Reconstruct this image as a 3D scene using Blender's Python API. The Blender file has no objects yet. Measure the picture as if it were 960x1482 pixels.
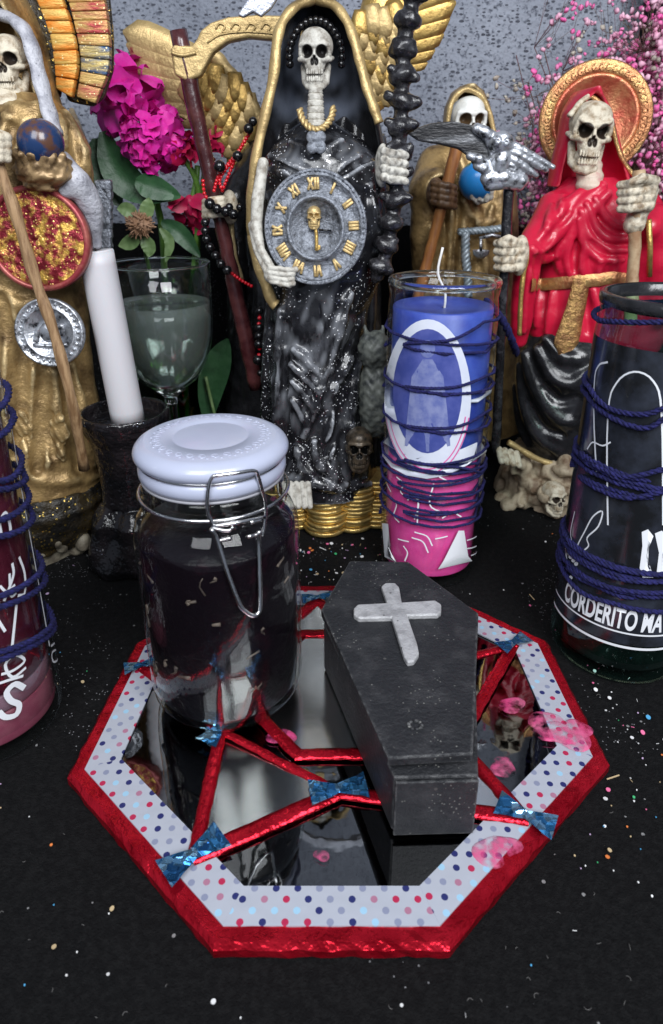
import bpy, bmesh, math, random
import numpy as np
from mathutils import Vector, Matrix, Euler

random.seed(7); np.random.seed(7)
scene = bpy.context.scene
COL = scene.collection
R = math.radians

# ------------------------------------------------------------------ camera
CAM_H = 0.26; FPX = 961.0; PITCH = R(22.3)       # photo is 960 px wide, optical axis at (480, 640)
cd = bpy.data.cameras.new('camera'); cam = bpy.data.objects.new('camera', cd); COL.objects.link(cam)
cam.location = (0, 0, CAM_H); cam.rotation_euler = (R(90) - PITCH, 0, 0)
cd.sensor_fit = 'VERTICAL'; cd.sensor_height = 24; cd.lens = FPX / 1482 * 24
cd.shift_y = -101 / 1482; cd.clip_start = 0.01; cd.clip_end = 20
cd.dof.use_dof = True; cd.dof.focus_distance = 0.36; cd.dof.aperture_fstop = 11.0
scene.camera = cam

# ------------------------------------------------------------------ world, lamps, exposure
w = bpy.data.worlds.new('World'); scene.world = w; w.use_nodes = True
w.node_tree.nodes['Background'].inputs[0].default_value = (0.60, 0.68, 0.85, 1)
w.node_tree.nodes['Background'].inputs[1].default_value = 0.29
def area(name, loc, target, sx, sy, power, col):
    l = bpy.data.lights.new(name, 'AREA'); l.shape = 'RECTANGLE'; l.size = sx; l.size_y = sy
    l.energy = power; l.color = col
    o = bpy.data.objects.new(name, l); COL.objects.link(o); o.location = loc
    o.rotation_euler = (Vector(target) - Vector(loc)).to_track_quat('-Z', 'Y').to_euler()
    return o
area('window_light', (0.36, -0.42, 0.84), (0.0, 0.40, 0.12), 0.44, 0.60, 12.5, (0.95, 0.97, 1.0))
area('window_light_side', (-0.24, -0.42, 0.84), (0.0, 0.42, 0.12), 0.44, 0.60, 7.5, (0.93, 0.96, 1.0))
scene.view_settings.view_transform = 'Standard'; scene.view_settings.look = 'None'
scene.view_settings.exposure = 0.0; scene.view_settings.gamma = 1
scene.render.engine = 'CYCLES'
cy = scene.cycles
cy.max_bounces = 10; cy.transmission_bounces = 10; cy.transparent_max_bounces = 12; cy.glossy_bounces = 5
cy.diffuse_bounces = 3; cy.caustics_reflective = False; cy.caustics_refractive = False
cy.sample_clamp_indirect = 6; cy.use_denoising = True

# ------------------------------------------------------------------ pixels to places
CT, ST = math.cos(PITCH), math.sin(PITCH)
CAMP = np.array([0, 0, CAM_H])
def ray(px, py):
    a = (px - 480) / FPX; b = -(py - 640) / FPX
    return np.array([a, CT + b * ST, -ST + b * CT])
def atY(px, py, Y):
    d = ray(px, py); return CAMP + d * (Y / d[1])
def atZ(px, py, Z=0.0):
    d = ray(px, py); return CAMP + d * ((Z - CAM_H) / d[2])
def pxm(Y, Z=0.2):                                # metres per photo pixel at a place
    return (Y * CT + (CAM_H - Z) * ST) / FPX

# ------------------------------------------------------------------ object helpers
def link(o, parent=None):
    COL.objects.link(o)
    if parent is not None: o.parent = parent
    return o
def tag(o, label=None, cat=None, group=None, kind=None):
    if label: o['label'] = label
    if cat: o['category'] = cat
    if group: o['group'] = group
    if kind: o['kind'] = kind
    return o
def thing(name, label, cat, loc, group=None):
    o = bpy.data.objects.new(name, None); o.empty_display_size = 0.01
    o.location = Vector([float(v) for v in loc]); COL.objects.link(o)
    return tag(o, label, cat, group)
def origin_of(o):
    v = Vector((0, 0, 0))
    while o is not None: v += o.location; o = o.parent
    return np.array(v)
def mesh_obj(name, V, F, mat, parent=None, smooth=True, label=None, attr=None, mats=None, fm=None):
    """V are world coordinates; a part is stored relative to its thing's base."""
    V = np.asarray(V, float)
    if parent is not None: V = V - origin_of(parent)
    me = bpy.data.meshes.new(name)
    me.from_pydata(V.tolist(), [], [list(map(int, f)) for f in F] if not isinstance(F, np.ndarray) else F.tolist())
    for m in (mats or [mat]): me.materials.append(m)
    if fm is not None: me.polygons.foreach_set('material_index', np.asarray(fm, np.int32))
    if smooth: me.polygons.foreach_set('use_smooth', np.ones(len(me.polygons), bool))
    if attr is not None:
        a = me.attributes.new('paint', 'FLOAT', 'POINT'); a.data.foreach_set('value', np.asarray(attr, np.float32))
    me.update()
    o = bpy.data.objects.new(name, me); link(o, parent)
    if label: o['label'] = label
    return o
def copy_obj(o, name=None, parent=None, loc=None, rot=None, scale=None):
    c = o.copy(); COL.objects.link(c)
    c.parent = parent if parent is not None else o.parent
    if loc is not None: c.location = loc
    if rot is not None: c.rotation_euler = rot
    if scale is not None: c.scale = scale
    return c

class MB:
    def __init__(s): s.V = []; s.F = []; s.M = []
    def add(s, V, F, m=0):
        n = len(s.V); s.V.extend([tuple(map(float, v)) for v in V])
        for f in F: s.F.append([int(i) + n for i in f]); s.M.append(m)
        return s
    def obj(s, name, mat, parent=None, smooth=True, label=None, mats=None):
        return mesh_obj(name, s.V, s.F, mat, parent, smooth, label, mats=mats, fm=s.M if mats else None)

def crom(pts, n=5):
    P = [np.asarray(p, float) for p in pts]
    if len(P) < 3: return [P[0] + (P[-1] - P[0]) * t for t in np.linspace(0, 1, n + 1)]
    P = [2 * P[0] - P[1]] + P + [2 * P[-1] - P[-2]]; out = []
    for i in range(1, len(P) - 2):
        for t in np.linspace(0, 1, n, endpoint=False):
            a, b, c, d = P[i - 1:i + 3]
            out.append(0.5 * (2 * b + (c - a) * t + (2 * a - 5 * b + 4 * c - d) * t * t + (3 * b - a - 3 * c + d) * t ** 3))
    out.append(P[-2]); return out
def frames(P, closed=False):
    P = np.asarray(P, float); n = len(P)
    if closed: T = np.roll(P, -1, 0) - np.roll(P, 1, 0)
    else: T = np.gradient(P, axis=0)
    T /= np.linalg.norm(T, axis=1)[:, None] + 1e-12
    a = np.array([0, 0, 1.0]) if abs(T[0][2]) < .9 else np.array([1.0, 0, 0])
    N = np.zeros_like(P); N[0] = np.cross(T[0], a); N[0] /= np.linalg.norm(N[0])
    for i in range(1, n):
        v = N[i - 1] - T[i] * np.dot(N[i - 1], T[i]); N[i] = v / (np.linalg.norm(v) + 1e-12)
    return T, N, np.cross(T, N)
def tube(P, r, seg=8, closed=False, flat=1.0, caps=True):
    P = np.asarray(P, float); n = len(P); r = np.broadcast_to(np.asarray(r, float), (n,))
    T, N, B = frames(P, closed)
    a = np.arange(seg) * 2 * math.pi / seg
    V = (P[:, None] + (np.cos(a)[None, :, None] * N[:, None] + flat * np.sin(a)[None, :, None] * B[:, None]) * r[:, None, None]).reshape(-1, 3)
    F = []
    for i in range(n if closed else n - 1):
        j = (i + 1) % n
        for k in range(seg):
            l = (k + 1) % seg
            F.append((i * seg + k, i * seg + l, j * seg + l, j * seg + k))
    if caps and not closed:
        F.append(tuple(range(seg))[::-1]); F.append(tuple((n - 1) * seg + k for k in range(seg)))
    return V, F
def lathe(prof, c, seg=64, axis=None, closed=False, cap=False):
    """prof: (radius, height) pairs, turned about the vertical through c (or the given axis)."""
    c = np.asarray(c, float); n = len(prof); V = []
    if axis is None: u, v, wv = np.array([1., 0, 0]), np.array([0, 1., 0]), np.array([0, 0, 1.])
    else:
        wv = np.asarray(axis, float) / np.linalg.norm(axis)
        h = np.array([0, 0, 1.]) if abs(wv[2]) < .9 else np.array([0, 1., 0])
        u = np.cross(h, wv); u /= np.linalg.norm(u); v = np.cross(wv, u)
    for r, z in prof:
        for k in range(seg):
            a = 2 * math.pi * k / seg
            V.append(c + u * (r * math.cos(a)) + v * (r * math.sin(a)) + wv * z)
    F = []
    for i in range(n if closed else n - 1):
        j = (i + 1) % n
        for k in range(seg):
            l = (k + 1) % seg
            F.append((i * seg + k, i * seg + l, j * seg + l, j * seg + k))
    if cap:
        F.append(tuple(range(seg))[::-1]); F.append(tuple((n - 1) * seg + k for k in range(seg)))
    return V, F
def prism(poly, axis, bevel=0.0, seg=2):
    """outline of world points pushed along axis, edges rounded."""
    poly = [np.asarray(p, float) for p in poly]; axis = np.asarray(axis, float); n = len(poly)
    bm = bmesh.new()
    a = [bm.verts.new(p) for p in poly]; b = [bm.verts.new(p + axis) for p in poly]
    bm.faces.new(a[::-1]); bm.faces.new(b)
    for i in range(n): bm.faces.new((a[i], a[(i + 1) % n], b[(i + 1) % n], b[i]))
    bmesh.ops.recalc_face_normals(bm, faces=bm.faces[:])
    if bevel > 0: bmesh.ops.bevel(bm, geom=bm.edges[:], offset=bevel, segments=seg, profile=.5, affect='EDGES', clamp_overlap=True)
    bm.verts.index_update()
    V = [tuple(v.co) for v in bm.verts]; F = [[v.index for v in f.verts] for f in bm.faces]; bm.free()
    return V, F
def ball(c, r, seg=12, rings=8):
    c = np.asarray(c, float); r = np.broadcast_to(np.asarray(r, float), (3,)); V = [c + r * (0, 0, 1)]; F = []
    for i in range(1, rings):
        t = math.pi * i / rings
        for k in range(seg):
            a = 2 * math.pi * k / seg
            V.append(c + r * (math.sin(t) * math.cos(a), math.sin(t) * math.sin(a), math.cos(t)))
    V.append(c - r * (0, 0, 1)); last = len(V) - 1
    for k in range(seg):
        l = (k + 1) % seg; F.append((0, 1 + k, 1 + l)); F.append((last, 1 + (rings - 2) * seg + l, 1 + (rings - 2) * seg + k))
        for i in range(rings - 2): F.append((1 + i * seg + k, 1 + (i + 1) * seg + k, 1 + (i + 1) * seg + l, 1 + i * seg + l))
    return V, F

# ------------------------------------------------------------------ sculpting with distance fields
def sdf_mesh(fn, lo, hi, h, B=4):
    lo = np.asarray(lo, float); hi = np.asarray(hi, float)
    nb = np.ceil((hi - lo) / (h * B)).astype(int) + 1; n = nb * B
    g = [lo[i] + (np.arange(nb[i]) * B + (B - 1) / 2) * h for i in range(3)]
    C = np.stack(np.meshgrid(*g, indexing='ij'), -1).reshape(-1, 3).astype(np.float32)
    vc = fn(C).reshape(nb)
    act = np.abs(vc) < 1.9 * B * h
    V = np.repeat(np.repeat(np.repeat(np.where(vc < 0, -1., 1.).astype(np.float32), B, 0), B, 1), B, 2)
    ii = np.argwhere(np.repeat(np.repeat(np.repeat(act, B, 0), B, 1), B, 2))
    P = (lo + ii * h).astype(np.float32)
    V[ii[:, 0], ii[:, 1], ii[:, 2]] = fn(P)
    V[0] = V[-1] = 1; V[:, 0] = V[:, -1] = 1; V[:, :, 0] = V[:, :, -1] = 1
    s = V < 0
    cnt = sum(s[a:n[0] - 1 + a, b:n[1] - 1 + b, c:n[2] - 1 + c].astype(np.int8) for a in (0, 1) for b in (0, 1) for c in (0, 1))
    mixed = (cnt > 0) & (cnt < 8)
    cells = np.argwhere(mixed); ids = -np.ones(mixed.shape, np.int64); ids[mixed] = np.arange(len(cells))
    acc = np.zeros((len(cells), 3)); num = np.zeros(len(cells))
    for ax in range(3):
        o = [i for i in range(3) if i != ax]
        for b in (0, 1):
            for c in (0, 1):
                o0 = np.zeros(3, int); o0[o[0]] = b; o0[o[1]] = c; o1 = o0.copy(); o1[ax] = 1
                p0 = cells + o0; p1 = cells + o1
                v0 = V[p0[:, 0], p0[:, 1], p0[:, 2]]; v1 = V[p1[:, 0], p1[:, 1], p1[:, 2]]
                m = (v0 < 0) != (v1 < 0)
                t = np.where(m, v0 / np.where(m, v0 - v1, 1), 0)
                q = np.tile(o0.astype(float), (len(cells), 1)); q[:, ax] += t
                acc[m] += q[m]; num[m] += 1
    pos = lo + h * (cells + acc / np.maximum(num, 1)[:, None])
    F = []
    for ax in range(3):
        o = [(ax + 1) % 3, (ax + 2) % 3]
        sl0 = [slice(1, None)] * 3; sl0[ax] = slice(0, -1); sl1 = [slice(1, None)] * 3; sl1[ax] = slice(1, None)
        a = s[tuple(sl0)]; b = s[tuple(sl1)]
        e = np.argwhere(a != b); st = a[e[:, 0], e[:, 1], e[:, 2]]
        p = e + 1; p[:, ax] -= 1
        ok = (p < np.array(mixed.shape)).all(1); p = p[ok]; st = st[ok]
        d0 = np.zeros(3, int); d0[o[0]] = 1; d1 = np.zeros(3, int); d1[o[1]] = 1
        q = [p, p - d0, p - d0 - d1, p - d1]
        k = np.stack([ids[x[:, 0], x[:, 1], x[:, 2]] for x in q], 1)
        k[~st] = k[~st][:, ::-1]
        F.append(k[(k >= 0).all(1)])
    return pos, np.concatenate(F)
def smin(a, b, k):
    if k <= 0: return np.minimum(a, b)
    h = np.maximum(k - np.abs(a - b), 0) / k
    return np.minimum(a, b) - h * h * k * .25
def ell(c, r, rot=None):
    c = np.asarray(c, np.float32); r = np.asarray(r, np.float32)
    M = None if rot is None else np.array(Euler(rot).to_matrix(), dtype=np.float32)
    m = float(max(r))
    def f(P):
        p = P - c
        if M is not None: p = p @ M
        q = p / r; k0 = np.sqrt((q * q).sum(1)); q = q / r; k1 = np.sqrt((q * q).sum(1))
        return k0 * (k0 - 1) / np.maximum(k1, 1e-9)
    return f, c - m, c + m
def caps(pts, r):
    pts = np.asarray(pts, np.float32).reshape(-1, 3); r = np.broadcast_to(np.asarray(r, np.float32), (len(pts),)); m = float(r.max())
    def f(P):
        d = np.full(len(P), 1e3, np.float32)
        if len(pts) == 1: return np.sqrt(((P - pts[0]) ** 2).sum(1)) - r[0]
        for i in range(len(pts) - 1):
            a, b = pts[i], pts[i + 1]; ab = b - a; L = float((ab * ab).sum()) + 1e-12
            t = np.clip(((P - a) @ ab) / L, 0, 1)
            q = P - a - t[:, None] * ab
            d = np.minimum(d, np.sqrt((q * q).sum(1)) - (r[i] + (r[i + 1] - r[i]) * t))
        return d
    return f, pts.min(0) - m, pts.max(0) + m
def rbox(c, half, rad, rot=None):
    c = np.asarray(c, np.float32); half = np.asarray(half, np.float32)
    M = None if rot is None else np.array(Euler(rot).to_matrix(), dtype=np.float32)
    def f(P):
        p = P - c
        if M is not None: p = p @ M
        q = np.abs(p) - half + rad
        return np.sqrt((np.maximum(q, 0) ** 2).sum(1)) + np.minimum(q.max(1), 0) - rad
    m = float(np.linalg.norm(half)); return f, c - m, c + m
def loft(rows, Y0, dy0=0.0, wob=None):
    """rows (photo y, left x, right x, half depth[, forward shift]) give an oval body at depth Y0."""
    T = []
    for r in rows:
        py, xl, xr, b = r[:4]; dy = r[4] if len(r) > 4 else 0
        A = atY(xl, py, Y0); Bq = atY(xr, py, Y0)
        T.append(((A[2] + Bq[2]) / 2, (A[0] + Bq[0]) / 2, (Bq[0] - A[0]) / 2, b, Y0 + dy0 - dy))
    T = np.array(sorted(T)); zz = np.linspace(T[0, 0], T[-1, 0], 160)
    tab = [np.interp(zz, T[:, 0], T[:, i]) for i in range(1, 5)]
    ker = np.exp(-np.linspace(-2, 2, 13) ** 2); ker /= ker.sum()
    tab = [np.convolve(np.pad(t, 6, mode='edge'), ker, 'valid') for t in tab]
    z0, z1 = T[0, 0], T[-1, 0]
    def f(P):
        z = P[:, 2]
        cx, a, b, cyy = [np.interp(z, zz, t).astype(np.float32) for t in tab]
        x = P[:, 0] - cx; y = P[:, 1] - cyy
        d = (np.sqrt((x / a) ** 2 + (y / b) ** 2) - 1) * np.minimum(a, b)
        if wob: d = d + wob(P, np.arctan2(x / a, -y / b))
        q = np.maximum(z - z1, z0 - z)
        return np.maximum(d, q) * .92
    mx = T[:, 2].max(); 
    lo = np.array([(T[:, 1] - T[:, 2]).min(), (T[:, 4] - T[:, 3]).min(), z0]); hi = np.array([(T[:, 1] + T[:, 2]).max(), (T[:, 4] + T[:, 3]).max(), z1])
    return f, lo, hi
class Sculpt:
    def __init__(s, margin=.010): s.ops = []; s.m = margin; s.disp = None
    def add(s, prim, k=.003): s.ops.append(('a', prim, k)); return s
    def sub(s, prim, k=.002): s.ops.append(('s', prim, k)); return s
    def keep(s, fn): s.ops.append(('i', (fn, None, None), 0)); return s
    def __call__(s, P):
        d = np.full(len(P), .05, np.float32)
        for kind, (f, lo, hi), k in s.ops:
            if lo is None:
                v = f(P); d = np.maximum(d, v); continue
            mm = s.m + k
            idx = np.nonzero(((P > (lo - mm)) & (P < (hi + mm))).all(1))[0]
            if len(idx) == 0: continue
            v = f(P[idx]).astype(np.float32)
            d[idx] = smin(d[idx], v, k) if kind == 'a' else -smin(-d[idx], v, k)
        if s.disp is not None: d = d + s.disp(P)
        return d
    def hit(s, pts):
        D = np.array([ray(*p) for p in pts]); D /= np.linalg.norm(D, axis=1)[:, None]
        lo = min(float(o[1][1][1]) for o in s.ops if o[1][1] is not None)
        t = np.maximum((lo - .004) / D[:, 1], .05)
        for _ in range(90):
            P = (CAMP + D * t[:, None]).astype(np.float32)
            t = t + np.clip(s(P), -.004, .012) * .7
            t = np.minimum(t, 1.2)
        P = CAMP + D * t[:, None]; bad = t > 1.1
        if bad.any() and not bad.all():
            P[bad] = [atY(*pts[i], P[~bad][:, 1].mean()) for i in np.nonzero(bad)[0]]
        return P, D
    def stroke(s, px, r, k=.003, push=0., sub=False, n=4, taper=True):
        q = crom(px, n); P, D = s.hit(q)
        if len(P) > 6:                             # even out the depth along the fold
            w5 = np.ones(7) / 7; dep = np.convolve(np.pad(P[:, 1], 3, mode='edge'), w5, 'valid'); P = CAMP + D * (dep / D[:, 1])[:, None]
        P = P + D * push
        rr = np.full(len(P), float(r))
        if taper: rr *= .45 + .55 * np.sin(np.linspace(.12, math.pi - .12, len(P))) ** .6
        pr = caps(P, rr)
        return s.sub(pr, k) if sub else s.add(pr, k)
    def bounds(s):
        lo = np.min([o[1][1] for o in s.ops if o[0] == 'a'], 0); hi = np.max([o[1][2] for o in s.ops if o[0] == 'a'], 0)
        return lo - .006, hi + .006
    def build(s, name, mat, parent, h=.0011, attr=None, label=None, lo=None, hi=None):
        a, b = s.bounds()
        V, F = sdf_mesh(s, a if lo is None else lo, b if hi is None else hi, h)
        return mesh_obj(name, V, F, mat, parent, True, label, attr=None if attr is None else attr(V.astype(np.float32)))
def vnoise(P, sc, seed=0):
    """smooth pseudo-random field made of a few crossed waves"""
    rs = np.random.RandomState(seed); o = 0
    for i in range(6):
        v = rs.normal(size=3).astype(np.float32); v *= sc * (1 + .35 * i) / np.linalg.norm(v); o = o + np.sin(P @ v + rs.uniform(0, 6.28)) / (1 + .3 * i)
    return o / 3

# ------------------------------------------------------------------ materials
def pmat(name, c1, c2=None, scale=120, rough=.5, metal=0., bump=0., bscale=400, coat=0., glitter=None, grain=1.0,
         sss=0., trans=0., ior=1.45, paint=None, r2=None, mix=(.42, .62), dry=None, alpha=1., sheen=0., stretch=None, spec=.5, flake=None):
    m = bpy.data.materials.new(name); m.use_nodes = True; nt = m.node_tree; N = nt.nodes; L = nt.links
    p = N['Principled BSDF']
    p.inputs['Roughness'].default_value = rough; p.inputs['Metallic'].default_value = metal
    p.inputs['Coat Weight'].default_value = coat; p.inputs['Coat Roughness'].default_value = .12
    p.inputs['Transmission Weight'].default_value = trans; p.inputs['IOR'].default_value = ior
    p.inputs['Specular IOR Level'].default_value = spec; p.inputs['Alpha'].default_value = alpha
    if sss: p.inputs['Subsurface Weight'].default_value = sss; p.inputs['Subsurface Radius'].default_value = (.006, .003, .0025); p.inputs['Subsurface Scale'].default_value = 1
    if sheen: p.inputs['Sheen Weight'].default_value = sheen
    tc = N.new('ShaderNodeTexCoord'); co = tc.outputs['Object']
    if stretch:
        mp = N.new('ShaderNodeMapping'); mp.inputs['Scale'].default_value = stretch; L.new(co, mp.inputs[0]); cs = mp.outputs[0]
    else: cs = co
    def noise(sc, det=5, rgh=.6, src=None):
        n = N.new('ShaderNodeTexNoise'); n.inputs['Scale'].default_value = sc; n.inputs['Detail'].default_value = det; n.inputs['Roughness'].default_value = rgh
        L.new(src or cs, n.inputs['Vector']); return n.outputs['Fac']
    def ramp(fac, a, b):
        r = N.new('ShaderNodeMapRange'); r.inputs[1].default_value = a; r.inputs[2].default_value = b; L.new(fac, r.inputs[0]); return r.outputs[0]
    def mixc(fac, A, B):
        x = N.new('ShaderNodeMix'); x.data_type = 'RGBA'
        L.new(fac, x.inputs['Factor']) if not isinstance(fac, float) else setattr(x.inputs['Factor'], 'default_value', fac)
        for k, q in ((6, A), (7, B)):
            if isinstance(q, tuple): x.inputs[k].default_value = (*q, 1)
            else: L.new(q, x.inputs[k])
        return x.outputs[2]
    col = c1
    if c2 is not None:
        f = ramp(noise(scale), *mix); col = mixc(f, c1, c2)
        if r2 is not None:
            q = N.new('ShaderNodeMapRange'); q.inputs[3].default_value = rough; q.inputs[4].default_value = r2; L.new(f, q.inputs[0]); L.new(q.outputs[0], p.inputs['Roughness'])
    if dry is not None:
        gg = N.new('ShaderNodeNewGeometry'); dm = N.new('ShaderNodeMath'); dm.operation = 'MULTIPLY'
        L.new(ramp(gg.outputs['Pointiness'], dry[1], dry[2]), dm.inputs[0]); L.new(ramp(noise(90), .30, .55), dm.inputs[1]); col = mixc(dm.outputs[0], col, dry[0])
    if paint is not None:
        a = N.new('ShaderNodeAttribute'); a.attribute_name = 'paint'
        col = mixc(a.outputs['Fac'], col, paint)
    for gl in (glitter or []):
        gcol, gscale, thr, patch = gl
        v = N.new('ShaderNodeTexVoronoi'); v.inputs['Scale'].default_value = gscale; L.new(co, v.inputs['Vector'])
        sp = N.new('ShaderNodeSeparateColor'); L.new(v.outputs['Color'], sp.inputs[0])
        a1 = N.new('ShaderNodeMath'); a1.operation = 'GREATER_THAN'
        if patch:
            pn = ramp(noise(patch, 3, .5, co), .35, .7); s2 = N.new('ShaderNodeMath'); s2.operation = 'MULTIPLY_ADD'
            L.new(pn, s2.inputs[0]); s2.inputs[1].default_value = .25; s2.inputs[2].default_value = -.15
            s3 = N.new('ShaderNodeMath'); s3.operation = 'ADD'; L.new(sp.outputs[0], s3.inputs[0]); L.new(s2.outputs[0], s3.inputs[1]); L.new(s3.outputs[0], a1.inputs[0])
        else: L.new(sp.outputs[0], a1.inputs[0])
        a1.inputs[1].default_value = thr
        a2 = N.new('ShaderNodeMath'); a2.operation = 'LESS_THAN'; L.new(v.outputs['Distance'], a2.inputs[0]); a2.inputs[1].default_value = .38
        a3 = N.new('ShaderNodeMath'); a3.operation = 'MULTIPLY'; L.new(a1.outputs[0], a3.inputs[0]); L.new(a2.outputs[0], a3.inputs[1])
        col = mixc(a3.outputs[0], col, gcol)
        if metal == 0: L.new(a3.outputs[0], p.inputs['Metallic'])
    if isinstance(col, tuple): p.inputs['Base Color'].default_value = (*col, 1)
    else: L.new(col, p.inputs['Base Color'])
    if bump:
        b = N.new('ShaderNodeBump'); b.inputs['Strength'].default_value = 1; b.inputs['Distance'].default_value = bump
        L.new(noise(bscale, 4, .65), b.inputs['Height']); L.new(b.outputs[0], p.inputs['Normal'])
    return m
def glass(name, col=(.97, .99, .98), rough=.02, ior=1.48, bump=0, bscale=60):
    """thin clear glass: a Fresnel mix of straight-through and mirror"""
    m = bpy.data.materials.new(name); m.use_nodes = True; nt = m.node_tree; N = nt.nodes; L = nt.links
    N.remove(N['Principled BSDF']); out = N['Material Output']
    t = N.new('ShaderNodeBsdfTransparent'); t.inputs[0].default_value = (*col, 1)
    g = N.new('ShaderNodeBsdfAnisotropic'); g.inputs['Roughness'].default_value = rough; g.inputs['Color'].default_value = (1, 1, 1, 1)
    f = N.new('ShaderNodeFresnel'); geo = N.new('ShaderNodeNewGeometry')
    mr = N.new('ShaderNodeMapRange'); mr.inputs[3].default_value = ior; mr.inputs[4].default_value = 1 / ior; L.new(geo.outputs['Backfacing'], mr.inputs[0]); L.new(mr.outputs[0], f.inputs[0])
    x = N.new('ShaderNodeMixShader'); L.new(f.outputs[0], x.inputs[0]); L.new(t.outputs[0], x.inputs[1]); L.new(g.outputs[0], x.inputs[2]); L.new(x.outputs[0], out.inputs[0])
    if bump:
        tc = N.new('ShaderNodeTexCoord'); n = N.new('ShaderNodeTexNoise'); n.inputs['Scale'].default_value = bscale; n.inputs['Detail'].default_value = 1.5; L.new(tc.outputs['Object'], n.inputs[0])
        b = N.new('ShaderNodeBump'); b.inputs['Distance'].default_value = bump; L.new(n.outputs[0], b.inputs['Height']); L.new(b.outputs[0], g.inputs['Normal'])
    m.use_backface_culling = False
    return m

BLACK = (.012, .012, .014)
M = {}
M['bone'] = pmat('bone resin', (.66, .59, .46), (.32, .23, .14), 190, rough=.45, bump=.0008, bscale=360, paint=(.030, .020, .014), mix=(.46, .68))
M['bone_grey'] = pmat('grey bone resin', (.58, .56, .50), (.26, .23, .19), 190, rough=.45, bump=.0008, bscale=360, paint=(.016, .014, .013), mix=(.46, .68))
M['bone_white'] = pmat('white skull enamel', (.82, .82, .78), (.66, .64, .57), 100, rough=.35, paint=(.10, .06, .03), mix=(.5, .75))
M['bone_brown'] = pmat('brown stained bone', (.16, .09, .045), (.06, .03, .015), 200, rough=.4)
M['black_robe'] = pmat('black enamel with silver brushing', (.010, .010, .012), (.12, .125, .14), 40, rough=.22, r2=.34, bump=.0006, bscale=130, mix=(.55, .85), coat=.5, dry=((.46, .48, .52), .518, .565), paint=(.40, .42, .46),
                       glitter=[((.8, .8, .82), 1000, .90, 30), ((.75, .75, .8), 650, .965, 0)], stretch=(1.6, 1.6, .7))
M['black_gloss'] = pmat('black gloss enamel', (.009, .009, .010), (.020, .020, .023), 80, rough=.22, coat=.3, dry=((.10, .10, .11), .52, .57), bump=.0004, bscale=150)
M['black_staff'] = pmat('black glazed vertebrae', (.014, .013, .015), (.08, .08, .09), 150, rough=.25, coat=.4, bump=.0008, bscale=260, mix=(.5, .8))
M['gold'] = pmat('antique gold paint', (.66, .44, .14), (.30, .17, .05), 110, rough=.38, metal=.75, bump=.0007, bscale=260, mix=(.45, .8))
M['gold_pale'] = pmat('pale gold paint', (.58, .42, .19), (.30, .20, .08), 90, rough=.42, metal=.45, bump=.0008, bscale=240, mix=(.5, .85))
M['gold_robe'] = pmat('brown gold robe', (.44, .29, .12), (.09, .05, .02), 55, rough=.38, metal=.4, dry=((.72, .56, .30), .515, .56), bump=.0010, bscale=240, mix=(.42, .68))
M['gold_coin'] = pmat('gold leaf coins', (.78, .56, .20), (.42, .25, .07), 90, rough=.3, metal=.8, bump=.0008, bscale=300, mix=(.5, .8))
M['copper'] = pmat('copper gold halo', (.50, .22, .10), (.62, .40, .16), 70, rough=.33, metal=.7, bump=.0009, bscale=330)
M['copper_red'] = pmat('red copper dish', (.48, .12, .07), (.60, .30, .14), 80, rough=.33, metal=.6, bump=.0007, bscale=300)
M['red_robe'] = pmat('glossy red enamel', (.56, .010, .042), (.33, .004, .022), 60, rough=.34, coat=.22, dry=((.78, .10, .14), .52, .57), bump=.0004, bscale=130, mix=(.5, .85))
M['pink_bone'] = pmat('pinkish bone', (.62, .50, .40), (.52, .22, .22), 160, rough=.45, bump=.0006, bscale=300, paint=(.05, .02, .015), mix=(.5, .8))
M['silver'] = pmat('antique silver', (.60, .62, .66), (.03, .03, .035), 210, rough=.34, metal=.75, bump=.0006, bscale=330, mix=(.50, .66))
M['silver_disc'] = pmat('grey silver disc', (.27, .29, .33), (.055, .06, .07), 260, rough=.38, metal=.55, bump=.0009, bscale=600, mix=(.45, .7))
M['wire'] = pmat('steel wire', (.66, .66, .66), rough=.2, metal=1., bump=.0001, bscale=500)
M['blade_dark'] = pmat('dark blade paint', (.022, .022, .024), (.32, .33, .35), 60, rough=.3, metal=.35, bump=.0006, bscale=200, mix=(.52, .8), stretch=(.5, 1, 2))
M['maroon'] = pmat('maroon varnished stick', (.045, .010, .012), (.10, .03, .03), 60, rough=.25, coat=.5, bump=.0006, bscale=120)
M['wood_tan'] = pmat('tan wooden stick', (.40, .25, .13), (.20, .11, .05), 90, rough=.55, bump=.0005, bscale=300, stretch=(4, 4, .5))
M['wood_orange'] = pmat('orange wooden stick', (.36, .15, .045), (.24, .09, .03), 90, rough=.45, stretch=(4, 4, .5))
M['white_drape'] = pmat('white silver drape', (.54, .54, .58), (.30, .30, .34), 90, rough=.5, metal=.1, bump=.0010, bscale=400, glitter=[((.25, .25, .28), 800, .94, 0)])
M['veil'] = pmat('blue grey veil paint', (.11, .13, .17), (.02, .022, .028), 60, rough=.4, bump=.0006, bscale=220, mix=(.45, .62))
M['globe'] = pmat('blue globe enamel', (.012, .035, .11), (.10, .045, .028), 60, rough=.25, coat=.4, mix=(.52, .60))
M['globe_light'] = pmat('light blue globe enamel', (.02, .20, .52), (.05, .14, .03), 50, rough=.3, coat=.3, mix=(.58, .64))
M['plaque'] = pmat('red and gold glitter relief', (.24, .02, .03), (.66, .40, .08), 130, rough=.38, metal=.5, bump=.0022, bscale=150, mix=(.46, .58),
                   glitter=[((.9, .65, .2), 800, .84, 0)])
M['plaque_rim'] = pmat('dark red rim', (.30, .04, .05), (.42, .13, .10), 90, rough=.35, metal=.3)
M['f_orange'] = pmat('orange gold feather', (.75, .25, .03), (.70, .45, .12), 70, rough=.42, metal=.3, bump=.0012, bscale=120, stretch=(.6, 1, 3), glitter=[((.95, .8, .4), 800, .93, 0)])
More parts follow.
